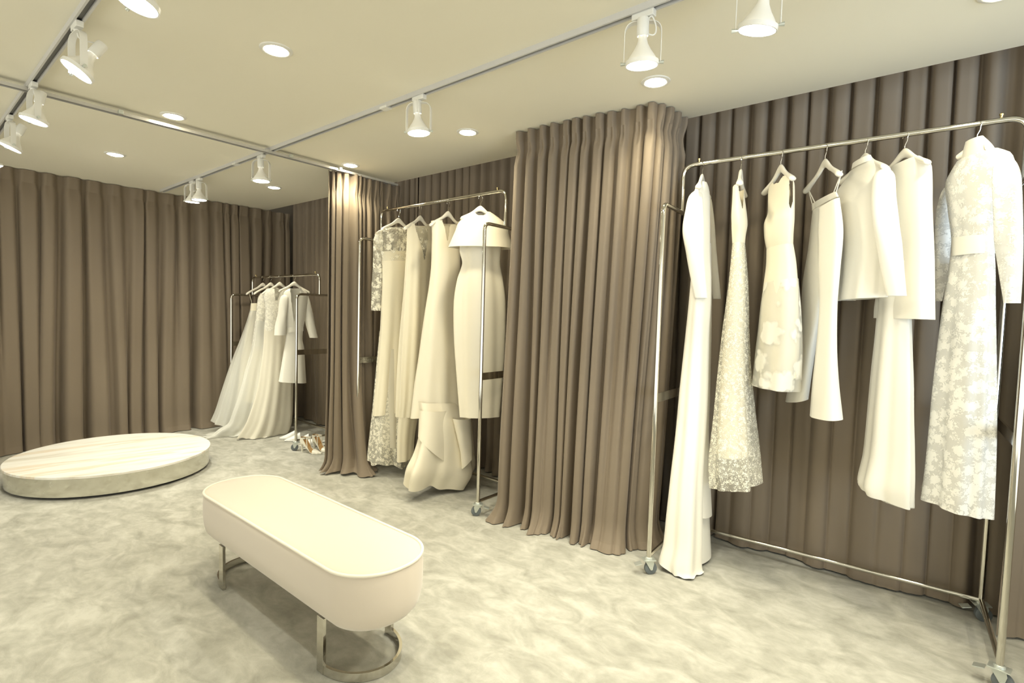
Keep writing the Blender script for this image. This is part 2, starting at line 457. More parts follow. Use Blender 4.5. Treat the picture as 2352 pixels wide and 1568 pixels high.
for yy in (.964, 2.028, 2.446):
    xx = -3.885-.006*yy
    MB().box(-.014, .010, -.012, .012, -.006, .016, Matrix.Translation((xx+.012-cr.location.x, yy-cr.location.y, 0))).build('clip', M['steel'], cr, smooth=False, bevel=.002)

# ------------------------------------------------------------------ spot lamps on the tracks
def spot(parent, pos, aim, watts, ang, colr, blend=.6, r=.04):
    l = bpy.data.lights.new('lamp_light', 'SPOT'); l.energy = watts; l.spot_size = math.radians(ang); l.spot_blend = blend
    l.color = colr; l.shadow_soft_size = r
    o = bpy.data.objects.new('lamp_light', l); col.objects.link(o); o.parent = parent
    o.location = pos; o.rotation_euler = Vector(aim).to_track_quat('-Z', 'Y').to_euler()
    return o

def track_lamp(x, y, label, aim, yoke_rot=0.0, L_=.20):
    """origin on the track; the bulb hangs in a bail; aim is the beam direction"""
    r = empty('track_spotlight', (x, y, TZ), 0, label, 'spotlight', 'track spotlights')
    aim = Vector(aim).normalized()
    Q = aim.to_track_quat('-Z', 'Y').to_matrix().to_4x4()
    Rz = Matrix.Rotation(yoke_rot, 4, 'Z')
    MB().box(-.045, .045, -.014, .014, -.022, .004).lathe([(.014, -.022), (.012, -.034)], None, 16, True, True).build('adapter', M['white_metal'], r, bevel=.003)
    piv = Vector((0, 0, -.185))
    # bail: flat bent strip
    ax = Rz @ Vector((1, 0, 0)); w = .068
    path = rounded_path([piv+ax*w, Vector((0, 0, -.034))+ax*w, Vector((0, 0, -.034))-ax*w, piv-ax*w], .045, 8)
    ay = Rz @ Vector((0, 1, 0)); v = []
    for i, p in enumerate(path):
        a = path[max(i-1, 0)]; b = path[min(i+1, len(path)-1)]; d = (b-a).normalized(); nn = d.cross(ay)*.0012
        v += [p-ay*.013-nn, p+ay*.013-nn, p+ay*.013+nn, p-ay*.013+nn]
    f = [(4*i+k, 4*i+(k+1) % 4, 4*(i+1)+(k+1) % 4, 4*(i+1)+k) for i in range(len(path)-1) for k in range(4)]
    MB().add(v, f+[(3, 2, 1, 0), (len(v)-4, len(v)-3, len(v)-2, len(v)-1)]).build('bail', M['white_metal'], r)
    for s in (-1, 1):
        MB().tube([piv+ax*s*(w-.012), piv+ax*s*(w+.012)], [.004, .007], 10).build('wing_nut', M['steel'], r)
    T = Matrix.Translation(piv) @ Q
    # lamp holder, bulb shell, ring, glowing face (local +z points back along the beam)
    MB().lathe([(.0, .158), (.020, .158), (.0225, .152), (.0225, .098), (.0205, .094)], T, 24).build('lamp_holder', M['white_metal'], r)
    MB().lathe([(.0165, .098), (.0165, .082), (.020, .068), (.032, .045), (.048, .022), (.056, .006), (.058, -.006)], T, 32).build('bulb', M['bulb_glass'], r)
    MB().lathe([(.058, -.010), (.0625, -.010), (.0625, .006), (.058, .006)], T, 32).build('ring', M['white_metal'], r)
    MB().lathe([(.0575, -.007), (.045, -.0105), (.025, -.0125), (.0, -.0135)], T, 32).build('lens', M['cool_lens'], r)
    b0 = T @ Vector((.018, .008, .13)); b1 = T @ Vector((.05, .01, .125)); b2 = T @ Vector((.045, .004, .09))
    MB().tube(rounded_path([Vector((0, 0, -.034)), Vector((0, .004, -.06)), T @ Vector((.03, 0, .17)), b1, b2, T @ Vector((.021, 0, .1))], .02, 5), .0028, 8).build('cord', M['white_metal'], r)
    spot(r, T @ Vector((0, 0, -.03)), aim, TRACK_W, 75, TRACK_COL, .8, .05)
    return r
for (x, y, lab, aim, yr) in (
        (.14, 1.876, 'added white track spotlight out of the picture, brightening the carpet before the right rail', (-.28, .04, -1), .35),  # unseen lamp, added to brighten the carpet at the right
        (-.54, 1.885, 'white track spotlight cut by the top edge, above the trousers and jacket rail', (-.22, .10, -1), .35),
        (-.955, 1.888, 'white track spotlight in front of the pleated bay curtain, beside a glaring downlight', (-.05, .12, -1), .5),
        (-2.26, 1.895, 'white track spotlight above the rail with the cape bodice dress', (.05, .06, -1), .5),
        (-4.11, 1.908, 'white track spotlight just past the crossing of track and curtain rail', (.02, .03, -1), .6),
        (-5.34, 1.915, 'right one of two touching track spotlights near the back curtain', (.02, .02, -1), .7),
        (-5.51, 1.917, 'left one of two touching track spotlights near the back curtain', (-.05, .02, -1), .7),
        (-2.06, .561, 'track spotlight at the top edge showing only its glowing face', (-.05, -.25, -1), .1),
        (-2.86, .564, 'big tilted white track spotlight at the upper left', (-.12, -.62, -1), .1),
        (-3.83, .566, 'white track spotlight hanging right at the crossing on the left', (-.05, -.22, -1), .1),
        (-4.62, .568, 'tilted white track spotlight at the left edge, below the crossing', (-.10, -.42, -1), .1),
        (-5.44, .571, 'white track spotlight half cut by the left edge over the back curtain', (.05, .50, -1), .1)):
    track_lamp(x, y, lab, aim, yr)

# ------------------------------------------------------------------ recessed downlights
def downlight(x, y, label):
    r = empty('downlight', (x, y, H), 0, label, 'downlight', 'recessed ceiling downlights')
    MB().lathe([(.052, -.001), (.052, -.006), (.058, -.008), (.070, -.004), (.072, 0)], None, 40).build('trim_ring', M['white_metal'], r)
    MB().lathe([(.052, -.004), (.040, -.010), (.022, -.0135), (.0, -.0145)], None, 40).build('lens', M['warm_lens'], r)
    spot(r, (0, 0, -.03), (0, 0, -1), DOWN_W, 140, DOWN_COL, .9, .05)
for x, y, lab in ((-2.44, 1.20, 'large downlight alone on the middle of the ceiling, between the two tracks'),
                  (-3.81, 1.22, 'downlight next to the slim curtain rail'),
                  (-5.17, 1.245, 'small downlight over the round platform'),
                  (-3.84, 2.51, 'downlight lighting the head of the gathered bay curtain'),
                  (-2.49, 2.50, 'downlight above the rail with the cape bodice dress'),
                  (-1.194, 2.516, 'glaring downlight above the pleated bay curtain'),
                  (-5.19, 2.535, 'small downlight near the back corner over the tulle gowns'),
                  (.083, 2.55, 'downlight cut by the top right corner'),
                  (-1.16, 1.21, 'added downlight out of the picture, over the carpet in front of the bench'),  # unseen ones from here on, added along the grid to brighten the right
                  (.10, 1.21, 'added downlight out of the picture, above the photographer'),
                  (1.38, 2.53, 'added downlight out of the picture, beyond the lace coat')):
    downlight(x, y, lab)

# ------------------------------------------------------------------ clothes rails
def clothes_rail(label, lf, rf, depth, hp, ht, turn=(.75, -.25, 2.6, .3), name='clothes_rail'):
    """lf, rf: front feet (x, y); hp post height, ht hanging rail height"""
    d = Vector((rf[0]-lf[0], rf[1]-lf[1], 0)); Ln = d.length; a = math.atan2(d.y, d.x)
    r = empty(name, (lf[0], lf[1], 0), a, label, 'clothes rail')
    cr_ = M['chrome']; R_ = .0125; zf = .10
    for x in (0, Ln):
        MB().tube(rounded_path([(x, 0, zf-.015), (x, 0, hp), (x, depth, hp), (x, depth, zf-.015)], .05, 8), R_, 14).build('end_frame', cr_, r)
        MB().tube([(x, R_, zf), (x, depth-R_, zf)], R_*.9, 12).build('foot_bar', cr_, r)
        MB().box(x-.004, x+.004, R_*.6, depth-R_*.6, .94, .99).build('cross_band', cr_, r, smooth=False)
    MB().tube(rounded_path([(0, depth/2, hp), (0, depth/2, ht), (Ln, depth/2, ht), (Ln, depth/2, hp)], .065, 10), R_, 14).build('hanging_rail', cr_, r)
    for x in (.085, Ln-.085):
        MB().lathe([(.005, ht+R_-.002), (.005, ht+R_+.006), (.008, ht+R_+.010), (.008, ht+R_+.016), (.003, ht+R_+.02), (0, ht+R_+.02)], Matrix.Translation((x, depth/2, 0)), 14).build('stop_pin', M['brass'], r)
    MB().tube([(0, depth, zf), (Ln, depth, zf)], R_*.9, 12).build('base_rail', cr_, r)
    k = 0
    for x, y, rot in ((0, 0, turn[0]), (Ln, 0, turn[1]), (0, depth, turn[2]), (Ln, depth, turn[3])):
        Mx = Matrix.Translation((x, y, 0)) @ Matrix.Rotation(rot, 4, 'Z')
        c = MB()
        c.box(-.034, .034, -.026, .026, .080, .085, Mx)
        c.lathe([(.020, .085), (.018, .094), (.014, .096)], Mx, 16, True, True)
        for s in (-1, 1):      # fork cheeks
            w_ = .016*s
            v = [Mx @ Vector((px, w_+oy, pz)) for oy in (-.0015, .0015) for px, pz in ((-.026, .079), (.022, .079), (.026, .062), (.018, .028), (.006, .028), (-.006, .048))]
            c.add(v, [tuple(range(5, -1, -1)), tuple(range(6, 12))]+[(i, (i+1) % 6, 6+(i+1) % 6, 6+i) for i in range(6)])
        fk = c.build('caster', M['steel'], r, smooth=False, bevel=.001)
        Wm = Mx @ Matrix.Translation((.012, 0, .034)) @ Matrix.Rotation(PI/2, 4, 'X')
        MB().lathe([(.008, -.012), (.028, -.012), (.0335, -.009), (.034, 0), (.0335, .009), (.028, .012), (.008, .012)], Wm, 28).build('wheel', M['rubber'], fk)
        MB().lathe([(.0, -.019), (.007, -.019), (.009, -.0125), (.009, .0125), (.007, .019), (.0, .019)], Wm, 18).build('hub', M['steel'], fk)
        MB().box(-.062, -.024, -.020, .020, .071, .0745, Mx @ Matrix.Rotation(-.25, 4, 'Y')).build('brake_lever', M['steel'], fk, smooth=False, bevel=.001)
    return r
clothes_rail('tall chrome clothes rail on casters at the right, holding trousers, jacket and lace coat', (-1.19, 2.662), (.225, 2.745), .58, 2.0, 2.262)
clothes_rail('tall chrome clothes rail in the middle bay, holding the cape bodice dress', (-3.86, 2.62), (-2.43, 2.62), .43, 2.0, 2.258, (1.2, .65+PI, 2.6, .3))
clothes_rail('low chrome clothes rail at the back, holding tulle gowns and the robe', (-6.33, 2.60), (-4.86, 2.60), .48, 1.53, 1.738, (1.2, .95+PI, 2.6, .3))

# ------------------------------------------------------------------ hangers and garments
# profiles in metres: rows are [height, centre x, centre y, half width, half depth, slope]; sleeves are [x, y, height, half width, half depth]
G = {"wrap_gown":{"B":[-1.101,2.955],"yaw":1.736,"bz":2.259,"neck":2.205,"p":[0.937,0.349],"body":[[2.152,-1.097,2.957,0.052,0.021,0.143],[2.125,-1.097,2.955,0.078,0.032,0.135],[2.082,-1.098,2.953,0.1,0.041,0.122],[2.009,-1.095,2.95,0.105,0.045,0.104],[1.912,-1.09,2.948,0.102,0.045,0.083],[1.742,-1.078,2.943,0.092,0.043,0.056],[1.621,-1.073,2.939,0.103,0.05,0.042],[1.476,-1.071,2.933,0.107,0.055,0.032],[1.33,-1.073,2.925,0.109,0.058,0.027],[0.99,-1.073,2.908,0.119,0.07,0.031],[0.745,-1.075,2.895,0.118,0.074,0.045],[0.5,-1.08,2.881,0.12,0.08,0.066],[0.308,-1.08,2.872,0.125,0.087,0.085],[0.156,-1.079,2.865,0.129,0.093,0.103],[0.047,-1.085,2.857,0.141,0.104,-0.026],[-0.013,-1.078,2.857,0.145,0.109,-0.445]],
 "panel":[[1.819,-1.077,2.986,0.093,0.028,0.166],[1.625,-1.07,2.988,0.107,0.033,0.096],[1.33,-1.066,2.989,0.121,0.04,0.01],[0.983,-1.062,2.991,0.125,0.044,-0.062],[0.733,-1.055,2.994,0.113,0.042,-0.1],[0.482,-1.039,2.999,0.112,0.043,-0.126],[0.287,-1.019,3.007,0.096,0.039,-0.262]],
 "lining":[[0.977,-1.092,3.012,0.099,0.05,0.008],[0.469,-1.073,3.024,0.116,0.064,0.016],[0.263,-1.068,3.029,0.117,0.067,0.027],[0.017,-1.057,3.036,0.124,0.075,0.044]],
 "sleeve_a":[[-1.094,2.894,2.117,0.017,0.01],[-1.093,2.851,2.061,0.036,0.022],[-1.09,2.831,1.984,0.046,0.028],[-1.087,2.822,1.868,0.056,0.033],[-1.07,2.828,1.742,0.047,0.028],[-1.051,2.835,1.616,0.039,0.023],[-1.034,2.841,1.511,0.034,0.021]],
 "sleeve_b":[[-1.096,3.042,2.12,0.01,0.006],[-1.101,3.083,2.087,0.013,0.008],[-1.089,3.099,1.959,0.017,0.01],[-1.082,3.112,1.835,0.019,0.011],[-1.066,3.118,1.684,0.022,0.013],[-1.046,3.125,1.517,0.023,0.014]]},
"lace_v_gown":{"B":[-0.898,2.966],"yaw":1.778,"bz":2.253,"neck":2.203,"p":[0.957,0.29],"body":[[2.105,-0.906,2.964,0.09,0.027,0.119],[2.049,-0.903,2.965,0.092,0.03,0.083],[1.957,-0.896,2.967,0.101,0.038,0.045],[1.906,-0.892,2.968,0.098,0.039,0.032],[1.852,-0.893,2.968,0.079,0.034,0.023],[1.806,-0.892,2.968,0.068,0.031,0.018]],
 "overlay":[[1.808,-0.892,2.968,0.068,0.031,0.018],[1.713,-0.888,2.97,0.083,0.039,0.017],[1.596,-0.885,2.971,0.096,0.048,0.019],[1.479,-0.885,2.971,0.106,0.056,0.024],[1.338,-0.887,2.97,0.116,0.065,0.034],[1.101,-0.884,2.971,0.132,0.081,0.057],[0.887,-0.875,2.973,0.146,0.097,0.081],[0.647,-0.866,2.976,0.161,0.116,0.112],[0.504,-0.854,2.98,0.157,0.117,0.174]],
 "lining":[[1.808,-0.892,2.968,0.071,0.029,0.032],[1.713,-0.89,2.969,0.078,0.033,0.026],[1.479,-0.889,2.969,0.095,0.045,0.026],[1.101,-0.886,2.97,0.111,0.062,0.052],[0.767,-0.871,2.975,0.128,0.08,0.089],[0.669,-0.865,2.977,0.134,0.087,0.101]],
 "vcut":[[-0.014,2.13],[0.021,2.128],[0.02,2.048],[0.017,1.972],[0.001,2.037]]},
"floral_dress":{"B":[-0.706,2.977],"yaw":-0.919,"bz":2.255,"neck":2.201,"p":[0.973,0.231],"body":[[2.124,-0.705,2.977,0.078,0.023,0.072],[2.109,-0.704,2.978,0.105,0.032,0.022],[2.076,-0.7,2.979,0.118,0.039,-0.035],[2.027,-0.697,2.979,0.117,0.042,-0.136],[1.961,-0.695,2.98,0.114,0.045,-0.077],[1.907,-0.701,2.978,0.124,0.053,-0.067],[1.834,-0.699,2.979,0.113,0.053,-0.074],[1.781,-0.692,2.981,0.099,0.049,0.097]],
 "lining":[[1.781,-0.692,2.981,0.099,0.049,0.097],[1.694,-0.683,2.983,0.108,0.056,0.081],[1.582,-0.68,2.983,0.121,0.065,0.107],[1.448,-0.677,2.984,0.129,0.072,0.147],[1.284,-0.672,2.985,0.13,0.077,0.134],[1.104,-0.668,2.986,0.126,0.078,0.15]],
 "overlay":[[1.605,-0.679,2.984,0.119,0.066,0.101],[1.493,-0.678,2.984,0.132,0.078,0.125],[1.358,-0.675,2.985,0.138,0.088,0.158],[1.222,-0.675,2.985,0.14,0.096,0.188],[1.049,-0.677,2.984,0.133,0.1,-0.034]],
 "ncut":[[-0.049,2.154],[-0.028,2.099],[-0.006,2.095],[0.016,2.131],[0.026,2.165],[-0.006,2.183]],
 "acut":[[0.04,2.12],[0.056,2.114],[0.062,1.991],[0.054,1.952],[0.046,1.97]]},
"trousers":{"B":[-0.51,2.988],"yaw":-0.983,"bz":2.252,"neck":2.2,"p":[0.986,0.168],"waistband":[[2.006,-0.507,2.989,0.122,0.017,0.125],[1.978,-0.5,2.99,0.131,0.018,0.141]],
 "leg_a":[[1.974,-0.521,3.037,0.083,0.025,0.139],[1.784,-0.533,3.064,0.086,0.029,0.052],[1.604,-0.545,3.088,0.103,0.037,0.021],[1.441,-0.554,3.11,0.096,0.037,0.009],[1.257,-0.576,3.132,0.088,0.036,0.101],[0.973,-0.61,3.164,0.098,0.044,0.348]],
 "leg_b":[[1.969,-0.476,2.943,0.08,0.028,0.31],[1.833,-0.464,2.941,0.097,0.036,-0.119],[1.65,-0.458,2.937,0.08,0.032,-0.106],[1.483,-0.452,2.933,0.065,0.027,-0.011],[1.272,-0.449,2.927,0.074,0.033,0.096],[1.104,-0.444,2.923,0.09,0.043,0.173],[0.939,-0.433,2.92,0.109,0.055,0.13]]},
"jacket":{"B":[-0.347,2.998],"yaw":-0.827,"bz":2.252,"neck":2.202,"p":[0.993,0.115],"body":[[2.147,-0.352,2.997,0.069,0.024,0.082],[2.11,-0.336,2.999,0.12,0.043,-0.016],[2.08,-0.341,2.998,0.144,0.052,-0.029],[2.04,-0.347,2.998,0.16,0.06,-0.112],[1.964,-0.347,2.998,0.16,0.063,-0.115],[1.837,-0.34,2.998,0.144,0.061,-0.184],[1.724,-0.336,2.999,0.137,0.062,-0.231],[1.61,-0.336,2.999,0.133,0.063,-0.065],[1.513,-0.337,2.999,0.135,0.068,0.057]],
 "sleeve_a":[[-0.262,2.907,2.107,0.025,0.015],[-0.257,2.867,2.04,0.042,0.025],[-0.251,2.848,1.949,0.045,0.027],[-0.234,2.84,1.829,0.047,0.028],[-0.216,2.842,1.737,0.046,0.027],[-0.194,2.844,1.599,0.04,0.024],[-0.181,2.846,1.522,0.036,0.022]],
 "sleeve_b":[[-0.42,3.11,2.086,0.023,0.014],[-0.43,3.149,1.995,0.036,0.021],[-0.421,3.15,1.798,0.034,0.02],[-0.407,3.152,1.622,0.028,0.017],[-0.393,3.153,1.512,0.027,0.016]],
 "collar":[[2.172,-0.36,2.996,0.05,0.025,0.26],[2.144,-0.355,2.997,0.063,0.031,0.175]],
 "ncut":[[-0.064,2.192],[-0.047,2.132],[-0.018,2.129],[0.024,2.156],[0.018,2.201]],
 "flap":[[0.049,1.724],[0.071,1.727],[0.075,1.674],[0.06,1.682]]},
"cape_top_gown":{"B":[-0.197,3.006],"yaw":-0.807,"bz":2.252,"neck":2.2,"p":[0.998,0.065],"body":[[2.137,-0.194,3.006,0.074,0.026,0.15],[2.11,-0.18,3.007,0.102,0.036,0.034],[2.072,-0.176,3.008,0.114,0.041,0.09],[1.909,-0.169,3.008,0.121,0.046,-0.164],[1.687,-0.16,3.009,0.134,0.055,-0.102],[1.497,-0.162,3.008,0.151,0.066,0.077],[1.424,-0.159,3.009,0.154,0.069,-0.013]],
 "skirt":[[1.688,-0.207,3.005,0.081,0.036,-0.106],[1.427,-0.198,3.006,0.088,0.043,0.021],[1.15,-0.193,3.006,0.106,0.055,0.146],[0.96,-0.19,3.007,0.115,0.063,0.225],[0.796,-0.188,3.007,0.125,0.071,0.289],[0.648,-0.193,3.006,0.14,0.083,0.174],[0.589,-0.184,3.007,0.13,0.078,-0.099]],
 "lace":[[1.367,-0.173,3.028,0.061,0.024,0.051],[1.151,-0.161,3.029,0.069,0.03,0.158],[0.962,-0.156,3.029,0.076,0.034,0.247],[0.798,-0.153,3.029,0.085,0.04,0.321],[0.566,-0.151,3.029,0.095,0.047,0.039]],
 "flapc":[[0.069,1.45],[0.152,1.429],[0.148,1.412],[0.079,1.392]],
 "ncut":[[-0.045,2.197],[-0.022,2.128],[-0.002,2.149],[0.007,2.175],[-0.014,2.211]]},
"lace_coat":{"B":[0.05,3.02],"yaw":-0.802,"bz":2.255,"neck":2.204,"p":[1.0,-0.016],"body":[[2.129,0.052,3.02,0.086,0.034,0.102],[2.09,0.061,3.02,0.127,0.052,0.128],[2.038,0.061,3.02,0.144,0.06,0.029],[1.967,0.046,3.02,0.119,0.051,-0.154],[1.865,0.051,3.02,0.103,0.046,-0.199],[1.757,0.057,3.02,0.09,0.041,-0.076],[1.641,0.059,3.02,0.098,0.047,-0.082],[1.491,0.057,3.02,0.109,0.055,-0.008],[1.301,0.058,3.02,0.12,0.065,0.082],[1.111,0.061,3.02,0.128,0.073,0.167],[0.919,0.065,3.02,0.132,0.079,0.249],[0.736,0.067,3.02,0.135,0.085,0.235],[0.603,0.067,3.02,0.138,0.09,-0.031]],
 "sleeve_a":[[0.13,2.879,2.089,0.025,0.015],[0.143,2.839,2.001,0.041,0.024],[0.149,2.828,1.925,0.043,0.026],[0.161,2.828,1.757,0.042,0.025],[0.173,2.828,1.634,0.036,0.021],[0.185,2.828,1.493,0.025,0.015]],
 "sleeve_b":[[-0.035,3.172,2.055,0.017,0.01],[-0.045,3.202,1.94,0.028,0.017],[-0.044,3.202,1.801,0.031,0.019],[-0.04,3.202,1.658,0.025,0.015],[-0.041,3.202,1.513,0.012,0.007]],
 "collar":[[2.199,0.041,3.02,0.036,0.018,0.135],[2.157,0.053,3.02,0.06,0.03,0.015],[2.119,0.058,3.02,0.073,0.036,0.1]],
 "belt":[[1.782,0.057,3.02,0.087,0.049,-0.034],[1.704,0.06,3.02,0.089,0.05,0.001]],
 "lining":[[1.689,0.058,3.09,0.093,0.042,-0.041],[1.454,0.062,3.097,0.105,0.048,0.01],[1.103,0.064,3.107,0.122,0.058,0.179],[0.795,0.069,3.116,0.133,0.066,0.227],[0.651,0.049,3.12,0.143,0.072,0.278]]},
"lace_sleeve_gown":{"B":[-3.613,2.83],"yaw":1.482,"bz":2.239,"neck":2.178,"p":[0.617,0.787],"bodice":[[2.098,-3.611,2.832,0.084,0.025,0.148],[2.084,-3.607,2.838,0.172,0.053,0.169],[2.059,-3.605,2.84,0.231,0.072,0.176],[2.01,-3.604,2.841,0.239,0.079,0.157],[1.948,-3.604,2.841,0.222,0.078,0.147],[1.891,-3.6,2.846,0.188,0.07,0.13],[1.814,-3.601,2.845,0.173,0.069,0.093]],
 "skirt":[[1.895,-3.596,2.851,0.181,0.063,0.11],[1.814,-3.6,2.847,0.172,0.062,0.096],[1.631,-3.603,2.843,0.163,0.062,0.065],[1.446,-3.608,2.836,0.159,0.063,0.035],[1.224,-3.611,2.832,0.16,0.068,0.001],[1.075,-3.616,2.827,0.162,0.071,-0.022],[0.813,-3.621,2.82,0.168,0.079,-0.059],[0.663,-3.625,2.815,0.173,0.084,-0.079],[0.533,-3.629,2.809,0.179,0.089,0.119]],
 "lining":[[1.075,-3.618,2.823,0.141,0.063,-0.021],[0.701,-3.621,2.819,0.153,0.075,-0.073],[0.399,-3.619,2.823,0.16,0.085,-0.111],[0.228,-3.617,2.825,0.161,0.089,-0.474]],
 "underskirt":[[1.222,-3.643,2.84,0.146,0.087,0.006],[0.847,-3.65,2.831,0.162,0.106,-0.036],[0.545,-3.654,2.827,0.177,0.122,-0.065],[0.317,-3.657,2.822,0.19,0.137,-0.083],[0.092,-3.661,2.818,0.199,0.149,-0.161]],
 "sleeve_a":[[-3.681,2.694,2.041,0.032,0.019],[-3.682,2.678,1.989,0.039,0.023],[-3.674,2.671,1.797,0.039,0.023],[-3.677,2.668,1.599,0.042,0.025],[-3.68,2.663,1.393,0.041,0.024]],
 "sleeve_b":[[-3.541,2.986,2.073,0.033,0.02],[-3.544,3.015,1.977,0.037,0.022],[-3.549,3.026,1.679,0.037,0.022],[-3.546,3.03,1.399,0.037,0.022]],
 "key":[[0.003,2.062],[0.069,1.963],[0.041,1.903],[-0.002,1.875],[-0.066,1.898],[-0.102,1.903]]},
"v_neck_gown":{"B":[-3.335,2.83],"yaw":1.74,"bz":2.232,"neck":2.172,"p":[0.647,0.762],"body":[[2.096,-3.336,2.828,0.131,0.042,0.166],[2.043,-3.334,2.831,0.148,0.049,0.155],[1.907,-3.334,2.831,0.15,0.052,0.152],[1.777,-3.336,2.829,0.151,0.056,0.117],[1.519,-3.34,2.824,0.154,0.062,0.055],[1.235,-3.347,2.816,0.158,0.071,-0.007],[0.913,-3.358,2.803,0.147,0.073,-0.066],[0.697,-3.367,2.792,0.131,0.069,-0.1],[0.537,-3.379,2.778,0.109,0.06,-0.014]],
 "lining":[[0.913,-3.366,2.793,0.126,0.063,-0.065],[0.553,-3.38,2.777,0.102,0.056,-0.12],[0.372,-3.391,2.764,0.089,0.051,-0.142],[0.172,-3.394,2.76,0.081,0.049,0.12]],
 "inset":[[2.083,-3.323,2.844,0.104,0.026,0.165],[1.943,-3.324,2.843,0.108,0.03,0.173],[1.817,-3.322,2.845,0.108,0.032,0.136]],
 "vcut":[[-0.05,2.121],[-0.035,2.045],[0.02,1.89],[0.039,1.81],[0.051,1.892],[0.07,2.016],[0.075,2.128]]},
"satin_train_gown":{"B":[-3.01,2.83],"yaw":1.619,"bz":2.231,"neck":2.174,"p":[0.685,0.729],"body":[[2.088,-3.015,2.825,0.162,0.057,0.127],[2.021,-3.014,2.826,0.152,0.055,0.165],[1.888,-3.015,2.825,0.147,0.056,0.132],[1.755,-3.014,2.826,0.148,0.06,0.101],[1.586,-3.02,2.82,0.153,0.067,0.065],[1.452,-3.024,2.815,0.165,0.076,0.037],[1.249,-3.028,2.811,0.184,0.091,0.0],[1.045,-3.031,2.808,0.201,0.106,-0.033],[0.839,-3.037,2.801,0.215,0.121,-0.061],[0.605,-3.045,2.793,0.223,0.134,0.072]],
 "skirt":[[0.706,-3.011,2.8,0.23,0.097,-0.115],[0.57,-2.98,2.823,0.258,0.11,-0.141],[0.434,-2.972,2.822,0.269,0.116,-0.167],[0.298,-2.974,2.811,0.294,0.129,-0.193],[0.179,-2.983,2.794,0.323,0.144,-0.215],[0.064,-3.009,2.758,0.284,0.128,-0.188]],
 "tier":[[0.656,-2.966,2.701,0.149,0.075,-0.109],[0.558,-2.958,2.692,0.153,0.077,-0.128],[0.349,-2.939,2.672,0.151,0.075,-1.016]],
 "tier3":[[0.481,-2.998,2.711,0.134,0.054,-0.17],[0.318,-2.982,2.698,0.147,0.059,-0.206],[0.166,-2.974,2.679,0.143,0.057,0.167]],
 "tier2":[[0.583,-2.85,2.869,0.092,0.046,-0.122],[0.317,-2.806,2.882,0.059,0.03,-0.171],[0.237,-2.796,2.882,0.052,0.026,0.825]],
 "acut":[[-0.054,2.119],[-0.022,2.021],[-0.0,1.922],[0.017,2.056],[0.13,2.074],[0.129,2.128]]},
"cape_bodice_dress":{"B":[-2.671,2.83],"yaw":0.966,"bz":2.231,"neck":2.178,"p":[0.727,0.686],"ncut":[[-0.055,2.138],[-0.035,2.113],[-0.016,2.098],[0.025,2.1],[0.044,2.117],[0.059,2.142],[0.046,2.161],[-0.043,2.157]],
 "cape":[[2.131,-2.666,2.835,0.069,0.028,0.073],[2.109,-2.668,2.834,0.105,0.043,0.071],[2.084,-2.667,2.834,0.14,0.059,0.069],[2.043,-2.661,2.84,0.179,0.078,0.066],[1.996,-2.659,2.842,0.197,0.089,0.063],[1.933,-2.662,2.839,0.217,0.103,0.058],[1.871,-2.662,2.839,0.238,0.119,0.034]],
 "body":[[1.948,-2.663,2.838,0.146,0.052,0.062],[1.854,-2.663,2.838,0.154,0.057,0.056],[1.762,-2.657,2.844,0.141,0.054,0.05],[1.648,-2.66,2.841,0.169,0.066,0.043],[1.52,-2.659,2.842,0.19,0.077,0.035],[1.392,-2.657,2.843,0.196,0.082,0.027],[1.2,-2.654,2.846,0.193,0.085,0.015],[0.974,-2.65,2.85,0.18,0.084,0.002],[0.63,-2.646,2.854,0.153,0.077,-0.006]]},
"tulle_skirt":{"B":[-6.07,2.84],"yaw":1.657,"bz":1.733,"neck":1.674,"p":[0.424,0.906],"waistband":[[1.438,-6.089,2.8,0.089,0.045,0.035],[1.349,-6.09,2.797,0.094,0.047,0.024]],
 "overlay":[[1.354,-6.089,2.799,0.097,0.048,0.024],[1.219,-6.096,2.785,0.119,0.062,0.007],[1.019,-6.107,2.762,0.157,0.086,-0.017],[0.769,-6.122,2.729,0.206,0.121,-0.046],[0.42,-6.142,2.687,0.256,0.164,-0.083],[0.22,-6.154,2.66,0.277,0.186,-0.103],[0.041,-6.17,2.626,0.286,0.2,-0.269]],
 "lining":[[1.354,-6.089,2.799,0.093,0.042,0.024],[1.019,-6.099,2.777,0.13,0.06,-0.021],[0.719,-6.108,2.758,0.154,0.074,-0.06],[0.417,-6.114,2.746,0.159,0.078,-0.099],[0.297,-6.118,2.738,0.158,0.079,-0.114]]},
"tulle_train_gown":{"B":[-5.883,2.84],"yaw":1.645,"bz":1.734,"neck":1.676,"p":[0.435,0.901],"body":[[1.553,-5.888,2.83,0.105,0.037,0.052],[1.5,-5.885,2.835,0.141,0.05,0.044],[1.373,-5.888,2.829,0.148,0.054,0.026],[1.225,-5.893,2.817,0.153,0.057,0.005],[0.931,-5.899,2.807,0.177,0.071,-0.036]],
 "overlay":[[1.25,-5.893,2.819,0.15,0.06,0.009],[0.931,-5.89,2.803,0.176,0.075,-0.035],[0.687,-5.894,2.778,0.215,0.095,-0.068],[0.442,-5.899,2.75,0.245,0.113,-0.1],[0.247,-5.907,2.72,0.27,0.128,-0.126],[0.093,-5.923,2.677,0.279,0.136,-0.146],[-0.007,-5.949,2.615,0.313,0.155,-0.28],[-0.061,-5.972,2.565,0.324,0.161,-0.283],[-0.077,-5.991,2.523,0.344,0.172,-0.263]],
 "lining":[[1.225,-5.893,2.819,0.14,0.056,0.005],[0.931,-5.898,2.808,0.164,0.071,-0.035],[0.635,-5.911,2.781,0.168,0.078,-0.073],[0.33,-5.93,2.741,0.166,0.083,-0.111]]},
